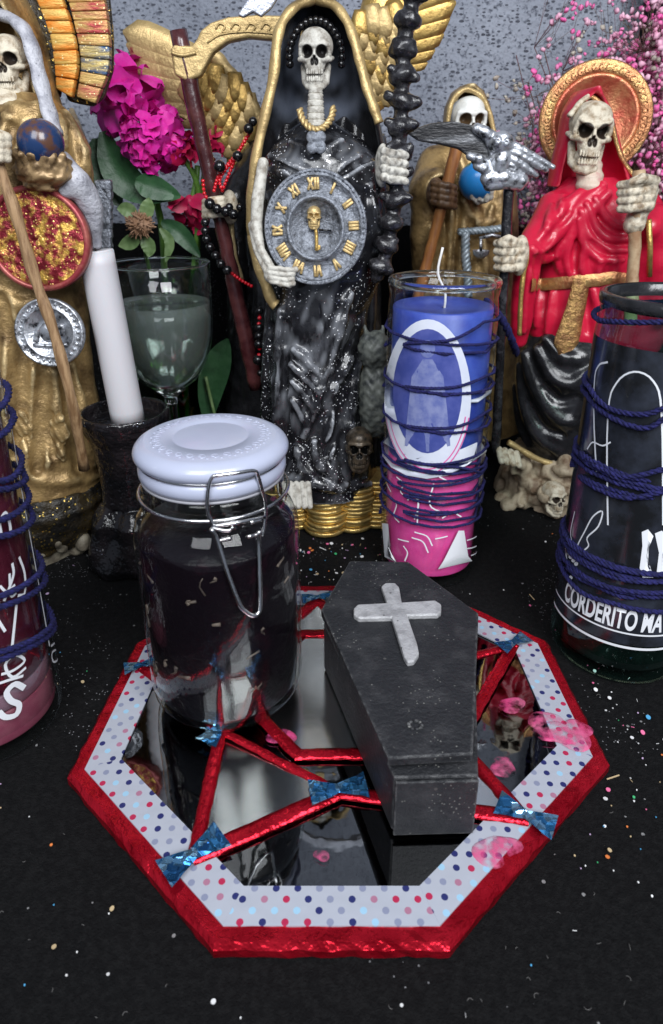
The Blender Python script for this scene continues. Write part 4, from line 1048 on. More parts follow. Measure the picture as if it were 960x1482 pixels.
kn = [ell(atY(452, 465, YC - .036), (.024, .03, .036))[0], ell(atY(436, 560, YC - .036), (.018, .03, .030))[0], ell(atY(450, 690, YC - .04), (.030, .03, .012))[0], ell(atY(470, 232, YC - .036), (.030, .03, .010))[0]]
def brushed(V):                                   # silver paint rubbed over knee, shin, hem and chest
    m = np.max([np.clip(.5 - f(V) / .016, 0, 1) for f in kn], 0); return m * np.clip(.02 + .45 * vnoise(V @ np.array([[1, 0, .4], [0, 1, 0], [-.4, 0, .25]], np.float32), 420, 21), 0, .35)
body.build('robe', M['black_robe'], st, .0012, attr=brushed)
hood = Sculpt()
rows = [(-10, 440, 474), (4, 424, 492), (30, 406, 508), (80, 398, 524), (130, 386, 538), (180, 373, 553), (230, 366, 563), (262, 368, 562)]
hood.add(loft([(y, a, b, .034) for y, a, b in rows], YC, .012), 0)
hood.sub(loft([(y + 6, a + 9, b - 9, .034) for y, a, b in rows], YC, -.008), .003)
hood.keep(lambda P: -(P[:, 1] - (YC - .020)))
lin = [ell(atY(430, 150, YC + .004), (.012, .03, .028))[0], ell(atY(486, 150, YC + .004), (.012, .03, .028))[0], ell(atY(440, 60, YC + .01), (.010, .03, .016))[0]]
hood.build('hood', pmat('black hood with blue grey lining', (.009, .009, .010), (.020, .020, .023), 80, rough=.3, coat=.2, bump=.0006, bscale=200, paint=(.28, .32, .41)), st, .0011,
           attr=lambda V: np.max([np.clip(.5 - f(V) / .014, 0, 1) for f in lin], 0) * (V[:, 1] > YC - .016) * np.clip(.55 + .6 * vnoise(V, 240, 9), 0, 1))
cl = Sculpt()                                                                          # cloak falling behind the arms
cl.add(loft([(170, 385, 545, .014), (230, 366, 566, .016), (300, 362, 572, .018), (380, 366, 568, .018), (436, 384, 552, .016), (560, 372, 545, .018), (700, 376, 552, .022)], YC, .026), 0)
cl.disp = lambda P: .0016 * np.sin(P[:, 0] * 420 + 2 * np.sin(P[:, 2] * 30)) + .0005 * vnoise(P, 200, 8)
cl.build('cloak', M['black_gloss'], st, .0014)
trim('hood_trim', st, [(456, -2), (430, 8), (410, 30), (401, 60), (396, 110), (384, 165), (371, 225), (365, 270), (363, 315), (366, 350)], YC, .0040, M['gold_pale'], .75, dys=[-.004, -.010, -.016, -.020, -.022, -.024, -.026, -.026, -.024, -.02])
trim('hood_trim', st, [(456, -2), (484, 8), (503, 32), (514, 62), (522, 92), (532, 130), (541, 155), (549, 178)], YC, .0038, M['gold_pale'], .75, dys=[-.004, -.010, -.016, -.020, -.022, -.024, -.026, -.027])
trim('sleeve_trim', st, [(366, 340), (372, 375), (384, 410), (394, 436), (400, 442)], YC - .03, .0042, M['gold_pale'], .9)
p = atY(457, 127, YC - .028); top = atY(457, 33, YC - .028); hsk = (top[2] - p[2])
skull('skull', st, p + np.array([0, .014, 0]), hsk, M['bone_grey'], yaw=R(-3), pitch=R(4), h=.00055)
V, F = [], []
mb = MB()
for t in np.linspace(R(-12), R(192), 19):
    mb.add(*ball(atY(457 + 38 * math.cos(t), 82 - 53 * math.sin(t), YC - .006), .0026, 8, 6))
mb.obj('head_band', M['black_bead'], st)
for i in range(6):
    c = atY(457, 131 + i * 9.5, YC - .024 - i * .0006); rr = .0046 + .0003 * i
    V, F = lathe([(.0005, -.0019), (rr * .85, -.0019), (rr, -.0012), (rr * .9, 0), (rr, .0012), (rr * .85, .0019), (.0005, .0019)], c, 20); mesh_obj('neck_bone', V, F, M['bone_grey'], st)
mb = MB()
Q = crom([atY(434, 158, YC - .024), atY(438, 172, YC - .030), atY(448, 184, YC - .036), atY(460, 188, YC - .038), atY(472, 182, YC - .036), atY(480, 170, YC - .030), atY(483, 156, YC - .024)], 8); T, N_, B_ = frames(Q); u = np.arange(len(Q)) * .9
for k in (0, math.pi): mb.add(*tube(np.array(Q) + (np.cos(u + k)[:, None] * N_ + np.sin(u + k)[:, None] * B_) * .0011, .0013, 6))
mb.obj('rope_necklace', M['gold_pale'], st)
s = Sculpt(); c = atY(458, 206, YC - .041)
for a in range(4): s.add(ell(c + np.array([.0036 * math.cos(R(45 + 90 * a)), 0, .0040 * math.sin(R(45 + 90 * a))]), (.0036, .0014, .0038)), .0006)
s.build('clover_medallion', M['silver_disc'], st, .0005)
# bony forearm and hand under the clock
fa = Sculpt(.006)
P_ = lambda x, y, dy: atY(x, y, YC + dy)
fa.add(caps([P_(381, 236, -.036), P_(373, 290, -.044), P_(371, 330, -.046)], [.0034, .0040, .0036]), .001)
fa.add(caps([P_(371, 330, -.046), P_(378, 362, -.052), P_(396, 392, -.056)], [.0036, .0026, .0024]), .002)
fa.add(caps([P_(365, 326, -.044), P_(371, 362, -.050), P_(388, 396, -.055)], [.0026, .0020, .0022]), .001)
fa.build('forearm', M['bone_grey'], st, .0007)
fa = Sculpt(.006)
for k, (x0, y0) in enumerate(((392, 388), (390, 394), (391, 401), (394, 407))):
    x = np.array([x0, x0 + 13, x0 + 25, x0 + 36 - 2 * k]); y = np.array([y0, y0 + 1 + k, y0 + 3 + k * .8, y0 + 2 + k * .4])
    for j in range(3):
        fa.add(caps([P_(x[j], y[j], -.057), P_((x[j] + x[j + 1]) / 2, (y[j] + y[j + 1]) / 2, -.058), P_(x[j + 1], y[j + 1], -.057)], [.0020, .0015, .0020]), .0003)
fa.add(ell(P_(391, 398, -.055), (.004, .003, .005)), .002)
fa.build('hand', M['bone_grey'], st, .0006)
# clock disc
cc = atY(457, 330, YC - .050); nrm = np.array([-.02, -1, .10]); nrm /= np.linalg.norm(nrm)
u_ = np.array([1., 0, 0]) - nrm * nrm[0]; u_ /= np.linalg.norm(u_); v_ = np.cross(nrm, u_); v_ = -v_ if v_[2] < 0 else v_
rc = 75 * pxm(YC - .05, .24)
disc = lathe([(.0004, -.005), (rc * .97, -.005), (rc, -.003), (rc, .001), (rc * .975, .0024), (rc * .94, .0014), (rc * .915, .0014), (rc * .90, .0022), (rc * .885, .0010), (rc * .58, .0006), (rc * .565, .0026), (rc * .535, .0030), (rc * .505, .0026), (rc * .49, -.0010), (.0004, -.0014)], (0, 0, 0), 96)
def on_disc(x, y, z): return cc + u_ * x + v_ * (y * 1.09) + nrm * z
DV = [on_disc(*p) for p in disc[0]]
clock = mesh_obj('clock_disc', DV, disc[1], M['silver_disc'], st)
mb = MB()
for k in range(64):
    a = 2 * math.pi * k / 64; mb.add(*ball(on_disc(rc * .957 * math.cos(a), rc * .957 * math.sin(a), .0018), .0008, 6, 4))
mb.obj('beaded_rim', M['silver_disc'], clock)
names = ['XII', 'I', 'II', 'III', 'IIII', 'V', 'VI', 'VII', 'VIII', 'IX', 'X', 'XI']
for k, t in enumerate(names):
    a = math.pi / 2 - 2 * math.pi * k / 12 + R(3); mb = MB(); hgt = rc * .205; wd = {'X': .62, 'V': .55, 'I': .26}
    tot = sum(wd[ch] for ch in t) * hgt; x = -tot / 2
    up = np.array([math.cos(a), math.sin(a)]); rt_ = np.array([up[1], -up[0]])
    def q2(lx, ly, z): w2 = up * (rc * .745 + ly) + rt_ * lx; return on_disc(w2[0], w2[1], z)
    def bar(ax_, ay_, bx_, by_, wdt=.0017):
        d = np.array([bx_ - ax_, by_ - ay_]); d /= np.linalg.norm(d); nn = np.array([-d[1], d[0]]) * wdt / 2; pts = [(ax_ + nn[0], ay_ + nn[1]), (bx_ + nn[0], by_ + nn[1]), (bx_ - nn[0], by_ - nn[1]), (ax_ - nn[0], ay_ - nn[1])]
        mb.add(*prism([q2(px, py, .0006) for px, py in pts], nrm * .0016, .0003, 1))
    for ch in t:
        w0 = wd[ch] * hgt; h2 = hgt / 2
        if ch == 'I': bar(x + w0 / 2, -h2, x + w0 / 2, h2)
        elif ch == 'V': bar(x + w0 * .1, h2, x + w0 / 2, -h2); bar(x + w0 * .9, h2, x + w0 / 2, -h2)
        else: bar(x + w0 * .1, h2, x + w0 * .9, -h2); bar(x + w0 * .1, -h2, x + w0 * .9, h2)
        x += w0
    mb.obj('numeral', M['gold_pale'], clock)
sk = on_disc(-.0005, .0010, .0035)
skull('key_skull', clock, on_disc(-.001, -.0005, -.0015), rc * .43, M['gold_pale'], h=.0004)
V, F = tube(crom([on_disc(0, .0005, .0016), on_disc(.0006, -.005, .0016), on_disc(.0006, -.0125, .0014)], 4), .0011, 8); mesh_obj('key_shank', V, F, M['gold'], clock)
V, F = prism([on_disc(x, y, .0008) for x, y in ((.0006, -.0125), (.003, -.0118), (.003, -.0095), (.0006, -.0095))], nrm * .0014, .0002); mesh_obj('key_bit', V, F, M['gold'], clock, False)
V, F = tube([on_disc(.002, -.001, .001), on_disc(.010, -.0015, .001)], .0007, 6); mesh_obj('clock_hand', V, F, M['black_bead'], clock)
# vertebra staff, hand, blade far above
stx = Sculpt(.006); ys = YC - .030
line = crom([(606, -30), (598, 0), (588, 45), (583, 90), (582, 140), (579, 190), (575, 240), (572, 285), (566, 330), (556, 372), (545, 400)], 6)
line = [atY(*p, ys) for p in line]; stx.add(caps(line, .0045), .002)
L2 = np.array(line); sl = np.concatenate([[0], np.cumsum(np.linalg.norm(np.diff(L2, axis=0), axis=1))]); nv = int(sl[-1] / .0132)
for i in range(nv):
    s_ = sl[-1] * (i + .5) / nv; c = np.array([np.interp(s_, sl, L2[:, j]) for j in range(3)])
    wob_ = rs.uniform(-.0016, .0016)
    stx.add(ell(c + np.array([wob_, -.001, 0]), (.0084, .0078, .0056), (0, rs.uniform(-.5, .5), 0)), .0012)
    a = rs.uniform(0, 6.28); stx.add(caps([c, c + np.array([math.cos(a) * .0095, -.004, math.sin(a) * .003])], [.0040, .0030]), .0020)
    stx.add(caps([c, c + np.array([-math.cos(a) * .009, -.003, .003])], [.0036, .0028]), .0012)
stx.disp = lambda P: .0006 * vnoise(P, 700, 6)
stx.build('vertebra_staff', M['black_staff'], st, .0009)
fh = Sculpt(.006)
for k in range(4):
    y = 219 + k * 12.5
    x = [556, 566, 578, 587]
    for j in range(3):
        fh.add(caps([atY(x[j], y + j * 1.5 + (2 if j == 1 else 0), ys - .009 - (.002 if j < 2 else -.002)), atY(x[j + 1], y + (j + 1) * 1.5 + 2, ys - .009)], [.0028, .0024]), .0005)
fh.add(ell(atY(554, 240, ys - .002), (.005, .006, .013)), .002)
fh.build('hand', M['bone_grey'], st, .0006, attr=lambda V: np.clip(.8 * vnoise(V, 1200, 2), 0, .7))
bl = [(600, -30), (560, -60), (490, -74), (430, -62), (385, -30), (352, 8), (344, 22), (352, 25), (366, 17), (378, 24), (392, 12), (404, -6), (440, -32), (490, -44), (545, -34), (590, -8)]
V, F = prism([atY(x, y, ys + .004) for x, y in bl][::-1], (0, .004, 0), .0008); mesh_obj('scythe_blade', V, F, pmat('brushed silver blade', (.50, .52, .58), (.30, .31, .35), 60, rough=.35, metal=.7, bump=.0006, bscale=200), st, False)
# gold coin base, foot, small dark skull and owl at the hem
for px, py, n, rr in ((428, 764, 8, .0125), (470, 770, 10, .0165), (512, 764, 10, .0160), (545, 758, 11, .0150), (402, 752, 7, .012), (448, 748, 9, .014), (492, 748, 10, .014), (530, 744, 10, .013), (470, 728, 8, .02)):
    b = atZ(px, py, .0); yb = b[1]
    for i in range(n):
        zc_ = .0008 + i * .0036; dx, dy = rs.normal(0, .0010, 2)
        V, F = lathe([(.0003, 0), (rr * .96, 0), (rr, .0007), (rr, .0028), (rr * .96, .0034), (rr * .8, .0029), (.0003, .0028)], (b[0] + dx, yb + .006 + dy, zc_), 28); mesh_obj('coin', V, F, M['gold_coin'], st)
s = Sculpt(); s.add(loft([(708, 408, 540, .024), (738, 408, 540, .024), (760, 408, 540, .024)], YC, -.004), 0); s.disp = lambda P: .0008 * vnoise(P, 300, 9); s.build('base', M['gold_coin'], st, .0014)
ft = Sculpt(.006)
for k in range(5):
    x = 412 + k * 8.5; yf = YC - .050
    for j in range(3): ft.add(caps([atY(x + j * 1.0, 700 + j * 11, yf - j * .006), atY(x + (j + 1) * 1.0, 711 + j * 11, yf - (j + 1) * .006)], [.0022, .0020]), .0003)
ft.build('foot', M['bone_grey'], st, .0006)
p = atY(520, 684, YC - .056); skull('small_skull', st, p + np.array([0, .009, 0]), .030, pmat('dark bronze skull', (.10, .075, .05), (.03, .025, .02), 200, rough=.35, metal=.4, paint=(.004, .004, .004)), h=.0006)
ow = Sculpt(); ow.add(ell(atY(545, 575, YC - .02), (.014, .014, .032)), 0).add(ell(atY(542, 505, YC - .024), (.012, .012, .013)), .006)
for q in (-1, 1): ow.add(caps([atY(542 + 9 * q, 492, YC - .026), atY(542 + 13 * q, 472, YC - .024)], [.004, .001]), .002)
ow.disp = lambda P: .0004 * np.sin(P[:, 2] * 900 + np.sin(P[:, 0] * 700) * 2) + .0006 * vnoise(P, 500, 3)
ow.build('owl', pmat('grey green owl', (.16, .17, .15), (.04, .045, .045), 120, rough=.45), st, .001)

# ================================================================== red statue with copper halo
YR = .530
st = thing('skeleton_statue', 'red robed skeleton statue with copper halo and gold belt', 'statue', (atY(830, 720, YR)[0], YR, 0))
# halo dish
hc_ = atY(861, 173, YR + .030); rh = 77 * pxm(YR + .03, .28); nrm = np.array([-.22, -1, .05]); nrm /= np.linalg.norm(nrm)
V, F = lathe([(.0005, -.006), (rh * .9, -.006), (rh, -.002), (rh * 1.0, .001), (rh * .97, .0028), (rh * .93, .0022), (rh * .91, .0030), (rh * .78, .0030), (rh * .765, .0020)], hc_, 80, axis=nrm); halo = mesh_obj('halo', V, F, M['copper'], st)
V, F = lathe([(rh * .765, .0020), (rh * .74, .0030), (rh * .70, .0026), (rh * .62, -.001), (rh * .3, -.003), (.0005, -.0032)], hc_, 72, axis=nrm); mesh_obj('halo_dish', V, F, M['copper_red'], st)
mb = MB(); u_ = np.cross([0, 0, 1.], nrm); u_ /= np.linalg.norm(u_); v_ = np.cross(nrm, u_)
for k in range(44):
    a = 2 * math.pi * k / 44; c = hc_ + (u_ * math.cos(a) + v_ * math.sin(a)) * rh * .845 + nrm * .0034
    mb.add(*tube([c + (u_ * math.cos(a + t) + v_ * math.sin(a + t)) * .0024 * (1 - t * .13) for t in np.linspace(0, 5.5, 10)], .00055, 5))
mb.obj('scroll_relief', M['copper'], halo)
# body
bd = Sculpt()
bd.add(loft([(256, 826, 884, .018), (272, 806, 918, .026), (290, 794, 940, .032), (330, 782, 955, .038), (370, 774, 958, .040), (405, 772, 952, .038), (440, 764, 955, .040), (480, 758, 960, .042), (500, 770, 950, .040)], YR), 0)
bd.add(caps([atY(800, 300, YR - .010), atY(783, 335, YR - .022), atY(764, 362, YR - .036), atY(748, 368, YR - .042)], [.011, .011, .009, .007]), .008)
bd.add(caps([atY(766, 368, YR - .034), atY(758, 420, YR - .030), atY(754, 470, YR - .026), atY(752, 492, YR - .024)], [.010, .009, .008, .006]), .006)
bd.add(caps([atY(930, 300, YR - .012), atY(948, 345, YR - .028), atY(938, 330, YR - .042)], [.013, .013, .010]), .008)
bd.add(caps([atY(948, 320, YR - .034), atY(952, 380, YR - .034), atY(950, 450, YR - .030)], [.012, .012, .012]), .006)
K_ = bd.stroke
for p, r in (([(872, 268), (842, 298), (808, 334), (782, 362)], .0052), ([(880, 280), (852, 308), (820, 344), (796, 366)], .0046), ([(862, 264), (832, 288), (804, 318), (780, 346)], .0040), ([(770, 360), (784, 374), (800, 370), (815, 352)], .0040),
             ([(842, 306), (852, 340), (874, 360), (905, 362)], .0036), ([(850, 296), (864, 330), (884, 346), (908, 346)], .0034), ([(862, 288), (878, 316), (894, 328), (912, 326)], .0030), ([(838, 318), (846, 352), (868, 374), (900, 376)], .0032)): K_(p, r * (1.15 if p[0][0] > 858 and p[-1][0] < 800 else 1), .0016, -.0014 if p[0][0] > 858 and p[-1][0] < 800 else -.0002)
for p, r in (([(826, 345), (820, 372), (826, 398)], .0036), ([(846, 362), (842, 380), (846, 398)], .0034), ([(806, 370), (812, 392)], .0032), ([(870, 378), (866, 396)], .0032), ([(890, 378), (890, 398)], .0032),
             ([(800, 300), (792, 330)], .0036), ([(816, 285), (812, 310)], .0030), ([(780, 420), (776, 470)], .0036), ([(800, 425), (792, 480)], .0036), ([(860, 420), (868, 460), (862, 490)], .0036), ([(766, 390), (760, 440), (758, 480)], .0030), ([(880, 420), (895, 470)], .0036)): K_(p, r, .0030, .0003)
for p, r in (([(834, 350), (832, 390)], .0020), ([(800, 342), (788, 356)], .0018), ([(856, 350), (880, 368)], .0016), ([(790, 415), (786, 470)], .0022), ([(848, 420), (852, 480)], .0020), ([(778, 372), (776, 400)], .0022), ([(826, 308), (812, 324)], .0014)): K_(p, r, .003, 0, True)
bd.disp = lambda P: .0004 * vnoise(P, 220, 5)
bd.build('robe', M['red_robe'], st, .0011)
hd = Sculpt()
rows = [(128, 846, 864), (136, 838, 874), (160, 822, 890), (200, 814, 900), (240, 804, 912), (270, 798, 922)]
hd.add(loft([(y, a, b, .024) for y, a, b in rows], YR, .010), 0)
hd.sub(loft([(y + 9, a + 8, b - 9, .026) for y, a, b in rows], YR, -.008), .002)
hd.keep(lambda P: -(P[:, 1] - (YR - .022)))
hd.disp = lambda P: .0004 * vnoise(P, 300, 7)
hd.build('hood', M['red_robe'], st, .0010)
trim('hood_trim', st, [(855, 138), (870, 150), (884, 170), (892, 205), (902, 232), (917, 254)], YR, .0022, M['copper'], .7, dys=[-.008, -.012, -.015, -.016, -.017, -.017])
trim('hood_trim', st, [(855, 138), (842, 146), (832, 158), (824, 168)], YR, .0022, M['bone'], .8, dys=[-.008, -.011, -.014, -.016])
p = atY(852, 248, YR - .026); top = atY(852, 142, YR - .026)
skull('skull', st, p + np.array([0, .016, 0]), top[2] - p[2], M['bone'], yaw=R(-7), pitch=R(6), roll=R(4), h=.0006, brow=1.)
nk = Sculpt(); nk.add(caps([atY(853, 240, YR - .012), atY(854, 272, YR - .020)], [.0085, .0095]), 0); nk.disp = lambda P: .0005 * np.sin(P[:, 2] * 900); nk.build('neck', M['pink_bone'], st, .0008)
# belt and hanging sash
s_ = [(768, 412), (800, 410), (830, 407), (860, 405), (884, 402), (905, 404)]
Pq, Dq = bd.hit(crom(s_, 6)); V, F = [], []
hb = .0046
for q in Pq:
    V += [q + np.array([0, -.0022, hb]), q + np.array([0, -.0034, hb * .6]), q + np.array([0, -.0034, -hb * .6]), q + np.array([0, -.0022, -hb])]
F = [(i * 4 + j, (i + 1) * 4 + j, (i + 1) * 4 + j + 1, i * 4 + j + 1) for i in range(len(Pq) - 1) for j in range(3)]
mesh_obj('belt', V, F, M['copper'], st)
mid = [(839, 402), (834, 430), (826, 462), (818, 495), (816, 534)]; wid = [11, 13, 15, 19, 2]
Pm, Dm = bd.hit(crom(mid, 5)); wq = np.interp(np.linspace(0, 4, len(Pm)), range(5), wid) * pxm(YR - .04, .15)
yv = np.minimum.accumulate(np.where(Pm[:, 1] > .6, YR - .04, Pm[:, 1])); V = []
for q, w_, y in zip(Pm, wq, yv):
    for k in (-1, -.4, .4, 1): V.append((q[0] + k * w_, y - .0030 - .0012 * (1 - abs(k)), q[2]))
F = [(i * 4 + j, (i + 1) * 4 + j, (i + 1) * 4 + j + 1, i * 4 + j + 1) for i in range(len(Pm) - 1) for j in range(3)]
o = mesh_obj('sash', V, F, pmat('embossed gold sash', (.50, .30, .11), (.28, .14, .06), 200, rough=.35, metal=.6, bump=.0018, bscale=330), st)
sm = o.modifiers.new('thick', 'SOLIDIFY'); sm.thickness = .0016; sm.offset = 0
# black underskirt, bone foot, bone pile base
sk_ = Sculpt(); sk_.add(loft([(468, 768, 945, .036), (500, 752, 945, .040), (540, 744, 940, .043), (600, 746, 935, .045), (650, 762, 928, .046), (668, 775, 915, .044)], YR, -.004), 0)
for p, r in (([(758, 512), (775, 560), (800, 600), (830, 610), (860, 585)], .0042), ([(752, 530), (760, 590), (780, 635), (812, 655)], .0042), ([(778, 505), (800, 545), (826, 556), (850, 540)], .0040), ([(790, 490), (812, 515), (836, 520)], .0036), ([(746, 560), (752, 610), (766, 645)], .0036), ([(860, 540), (850, 600), (856, 650)], .004)): sk_.stroke(p, r, .006, .0004)
for p, r in (([(790, 560), (812, 580), (836, 575)], .003), ([(770, 590), (790, 620), (815, 630)], .003)): sk_.stroke(p, r, .004, 0, True)
sk_.build('underskirt', M['black_gloss'], st, .0013)
trim('skirt_trim', st, [(736, 640), (756, 652), (778, 664), (805, 672), (840, 668)], YR - .040, .0030, M['gold_pale'], .8)
ft = Sculpt(.006)
for k in range(4):
    x = 722 + k * 8.5
    for j in range(2): ft.add(caps([atY(x + j * 2, 650 + k * 2 + j * 9, YR - .048 - j * .005), atY(x + (j + 1) * 2, 659 + k * 2 + j * 9, YR - .053 - j * .005)], [.0026, .0023]), .0004)
ft.build('foot', M['bone'], st, .0007)
bs = Sculpt(); bs.add(loft([(648, 745, 925, .048), (690, 722, 945, .056), (735, 705, 955, .062), (752, 702, 958, .064)], YR, -.002), 0)
rq_ = np.random.RandomState(5)
for k in range(34):
    x = rq_.uniform(706, 850); y = rq_.uniform(672, 742); q, _ = bs.hit([(x, y)]); bs.add(ell(q[0], rq_.uniform(.004, .010, 3), tuple(rq_.uniform(0, 3, 3))), .002)
for k in range(22):
    x = rq_.uniform(706, 850); y = rq_.uniform(672, 748); q, _ = bs.hit([(x, y)]); bs.sub(ell(q[0], rq_.uniform(.002, .006, 3), tuple(rq_.uniform(0, 3, 3))), .002)
bs.disp = lambda P: .0010 * vnoise(P, 400, 2)
bs.build('bone_base', pmat('bone coloured rock', (.42, .34, .24), (.16, .10, .06), 90, rough=.6, bump=.0010, bscale=250, mix=(.45, .65)), st, .0013)
p = atY(805, 752, YR - .070); skull('base_skull', st, p + np.array([0, .012, 0]), .026, M['bone'], yaw=R(18), h=.0007)
# left-hand scythe: shaft, ornament, blade
ysh = YR - .046
shaft('scythe_shaft', st, atY(737, 262, ysh), atY(717, 655, ysh), 7.0 * pxm(ysh, .2), M['black_staff'], .0002)
hnd = Sculpt(.006); ca_ = 0
for k in range(4):
    y = 352 + k * 11.5
    for j in range(3):
        x0, x1 = 752 - j * 11, 752 - (j + 1) * 11
        hnd.add(caps([atY(x0, y + (1.5 if j else 0), ysh - .006 - .003 * min(j, 1)), atY(x1, y + 2 - j, ysh - .008 + .004 * (j == 2))], [.0031, .0026]), .0005)
hnd.add(ell(atY(753, 370, ysh - .003), (.006, .006, .014)), .003)
hnd.add(caps([atY(750, 352, ysh - .006), atY(736, 345, ysh - .010), atY(724, 350, ysh - .008)], [.003, .0028, .0024]), .001)
hnd.build('hand', M['bone'], st, .0007, attr=lambda V: np.clip(.8 * vnoise(V, 1100, 2), 0, .6))
trim('cuff', st, [(752, 345), (760, 356), (763, 372), (759, 390), (755, 420), (753, 455), (752, 485)], YR - .050, .0022, M['gold'], .8)
yb = ysh - .004
bl = [(590, 193), (600, 186), (625, 178), (655, 175), (690, 182), (716, 198), (730, 208), (724, 232), (712, 248), (700, 254), (688, 243), (680, 228), (664, 216), (636, 209), (606, 204)]
V, F = prism([atY(x, y, yb) for x, y in bl][::-1], (0, .004, 0), .0012); mesh_obj('scythe_blade', V, F, M['blade_dark'], st, False)
orn = Sculpt(.006)
for (x0, y0, x1, y1, r0, r1) in ((706, 196, 800, 242, .0042, .0018), (712, 206, 790, 246, .0042, .0020), (716, 218, 776, 254, .0040, .0020), (716, 230, 760, 258, .0040, .0022), (714, 242, 746, 262, .0036, .0024),
                                 (690, 186, 716, 204, .0034, .0040), (680, 226, 706, 240, .0026, .0036), (690, 240, 712, 254, .0028, .0038), (706, 258, 756, 262, .0050, .0042), (708, 268, 752, 268, .0040, .0036), (730, 212, 722, 256, .0050, .0060)):
    orn.add(caps([atY(x0, y0, yb - .001), atY((x0 + x1) / 2, (y0 + y1) / 2 - 3, yb - .003), atY(x1, y1, yb)], [r0, (r0 + r1) / 2 * 1.05, r1]), .0008)
orn.add(ell(atY(726, 206, yb - .004), (.0075, .0055, .0070)), .001)
for x, y in ((721, 204), (733, 206)):
    orn.add(caps([atY(x, y, yb - .0085)], .0026), .0006); orn.sub(caps([atY(x, y, yb - .0115)], .0016), .0004)
for k in range(12):
    x = rs.uniform(700, 768); y = 190 + (x - 700) * .55 + rs.uniform(0, 40); orn.sub(caps([atY(x, y, yb - .006), atY(x + 8, y + 5, yb - .006)], .0008), .0008)
orn.disp = lambda P: .0002 * vnoise(P, 900, 3)
orn.build('winged_ornament', M['silver'], st, .0007)
# right hand with staff
yst = YR - .060
shaft('staff', st, atY(925, 246, yst), atY(912, 470, yst), .0042, pmat('tan staff', (.50, .36, .22), (.30, .17, .09), 80, rough=.4), .0002)
V, F = tube([atY(939, 318, YR - .054), atY(941, 360, YR - .052), atY(940, 400, YR - .05)], .0020, 8); mesh_obj('sleeve_trim', V, F, M['gold'], st)
hnd = Sculpt(.006)
for k in range(4):
    y = 264 + k * 11.5
    for j in range(3):
        x0, x1 = 940 - j * 14, 940 - (j + 1) * 14
        hnd.add(caps([atY(x0, y + (0, 1, 3)[j], yst - .005 - .003 * (j > 0)), atY(x1, y + (1, 3, 4)[j], yst - .008 + .005 * (j == 2))], [.0032, .0027]), .0005)
hnd.add(ell(atY(938, 281, yst - .001), (.006, .006, .012)), .003)
hnd.add(caps([atY(948, 262, yst - .004), atY(930, 258, yst - .011), atY(914, 264, yst - .010)], [.0034, .0032, .0026]), .001)
hnd.add(caps([atY(926, 300, yst + .002), atY(918, 325, yst + .002)], [.0065, .007]), .003)
hnd.build('hand', M['bone'], st, .0007, attr=lambda V: np.clip(.8 * vnoise(V, 1000, 2), 0, .6))

# ================================================================== gold statue behind the pink candle
YG = .605
st = thing('skeleton_statue', 'gold robed skeleton statue with white face, orange staff and blue globe', 'statue', (atY(675, 560, YG)[0], YG, 0))
g = Sculpt()
g.add(loft([(196, 650, 710, .022), (215, 634, 728, .030), (245, 618, 742, .036), (300, 606, 748, .040), (400, 602, 750, .042), (500, 604, 752, .044), (575, 600, 755, .048), (612, 598, 756, .05)], YG), 0)
g.add(caps([atY(632, 240, YG - .012), atY(622, 275, YG - .028), atY(632, 268, YG - .044)], [.016, .017, .013]), .008)
g.add(caps([atY(622, 280, YG - .036), atY(614, 340, YG - .034), atY(612, 420, YG - .030)], [.014, .012, .008]), .008)
g.sub(caps([atY(646, 278, YG - .064), atY(634, 274, YG - .044)], [.012, .009]), .003)
for p, r in (([(662, 215), (650, 260), (652, 330), (648, 420)], .0042), ([(676, 300), (668, 350), (664, 430)], .0040), ([(690, 300), (700, 330), (712, 300)], .0040), ([(672, 290), (690, 322), (715, 318)], .0036), ([(640, 300), (636, 360), (634, 430)], .0040), ([(728, 260), (722, 300), (726, 400)], .0040), ([(664, 225), (674, 260), (672, 290)], .0036),
             ([(624, 330), (622, 400)], .0036), ([(700, 345), (704, 400)], .0036)): g.stroke(p, r, .003, .0000)
for p, r in (([(656, 240), (642, 330), (640, 420)], .003), ([(684, 320), (680, 420)], .003), ([(630, 340), (628, 420)], .003)): g.stroke(p, r, .004, 0, True)
g.disp = lambda P: .0005 * vnoise(P, 220, 3)
g.build('robe', M['gold_robe'], st, .0014)
hd = Sculpt(); rows = [(124, 668, 688), (132, 656, 702), (155, 646, 712), (190, 642, 720), (225, 634, 730)]
hd.add(loft([(y, a, b, .026) for y, a, b in rows], YG, .008), 0); hd.sub(loft([(y + 8, a + 7, b - 7, .028) for y, a, b in rows], YG, -.010), .002); hd.keep(lambda P: -(P[:, 1] - (YG - .018)))
hd.build('hood', M['gold_robe'], st, .0012)
trim('hood_trim', st, [(648, 205), (649, 170), (655, 146), (668, 132), (680, 130), (697, 140), (708, 162), (716, 195)], YG - .020, .0026, M['gold_pale'], .8)
p = atY(679, 226, YG - .030); top = atY(679, 136, YG - .030); skull('skull', st, p + np.array([0, .016, 0]), top[2] - p[2], M['bone_white'], yaw=R(6), h=.0008)
yo = YG - .058
shaft('staff', st, atY(665, 200, yo), atY(600, 450, yo), .0046, M['wood_orange'], .0001)
hnd = Sculpt(.006)
for k in range(4):
    y = 265 + k * 9
    for j in range(3): hnd.add(caps([atY(628 + j * 10, y + j * 2, yo - .004 - .003 * (j > 0)), atY(638 + j * 10, y + 3 + j * 2, yo - .007 + .003 * (j == 2))], [.0030, .0026]), .0005)
hnd.add(ell(atY(630, 280, yo + .004), (.007, .008, .012)), .003)
hnd.build('hand', M['bone_brown'], st, .0008)
gb = atY(692, 262, YG - .052); V, F = ball(gb, .0150, 32, 20); mesh_obj('globe', V, F, M['globe_light'], st)
hnd = Sculpt(.006)
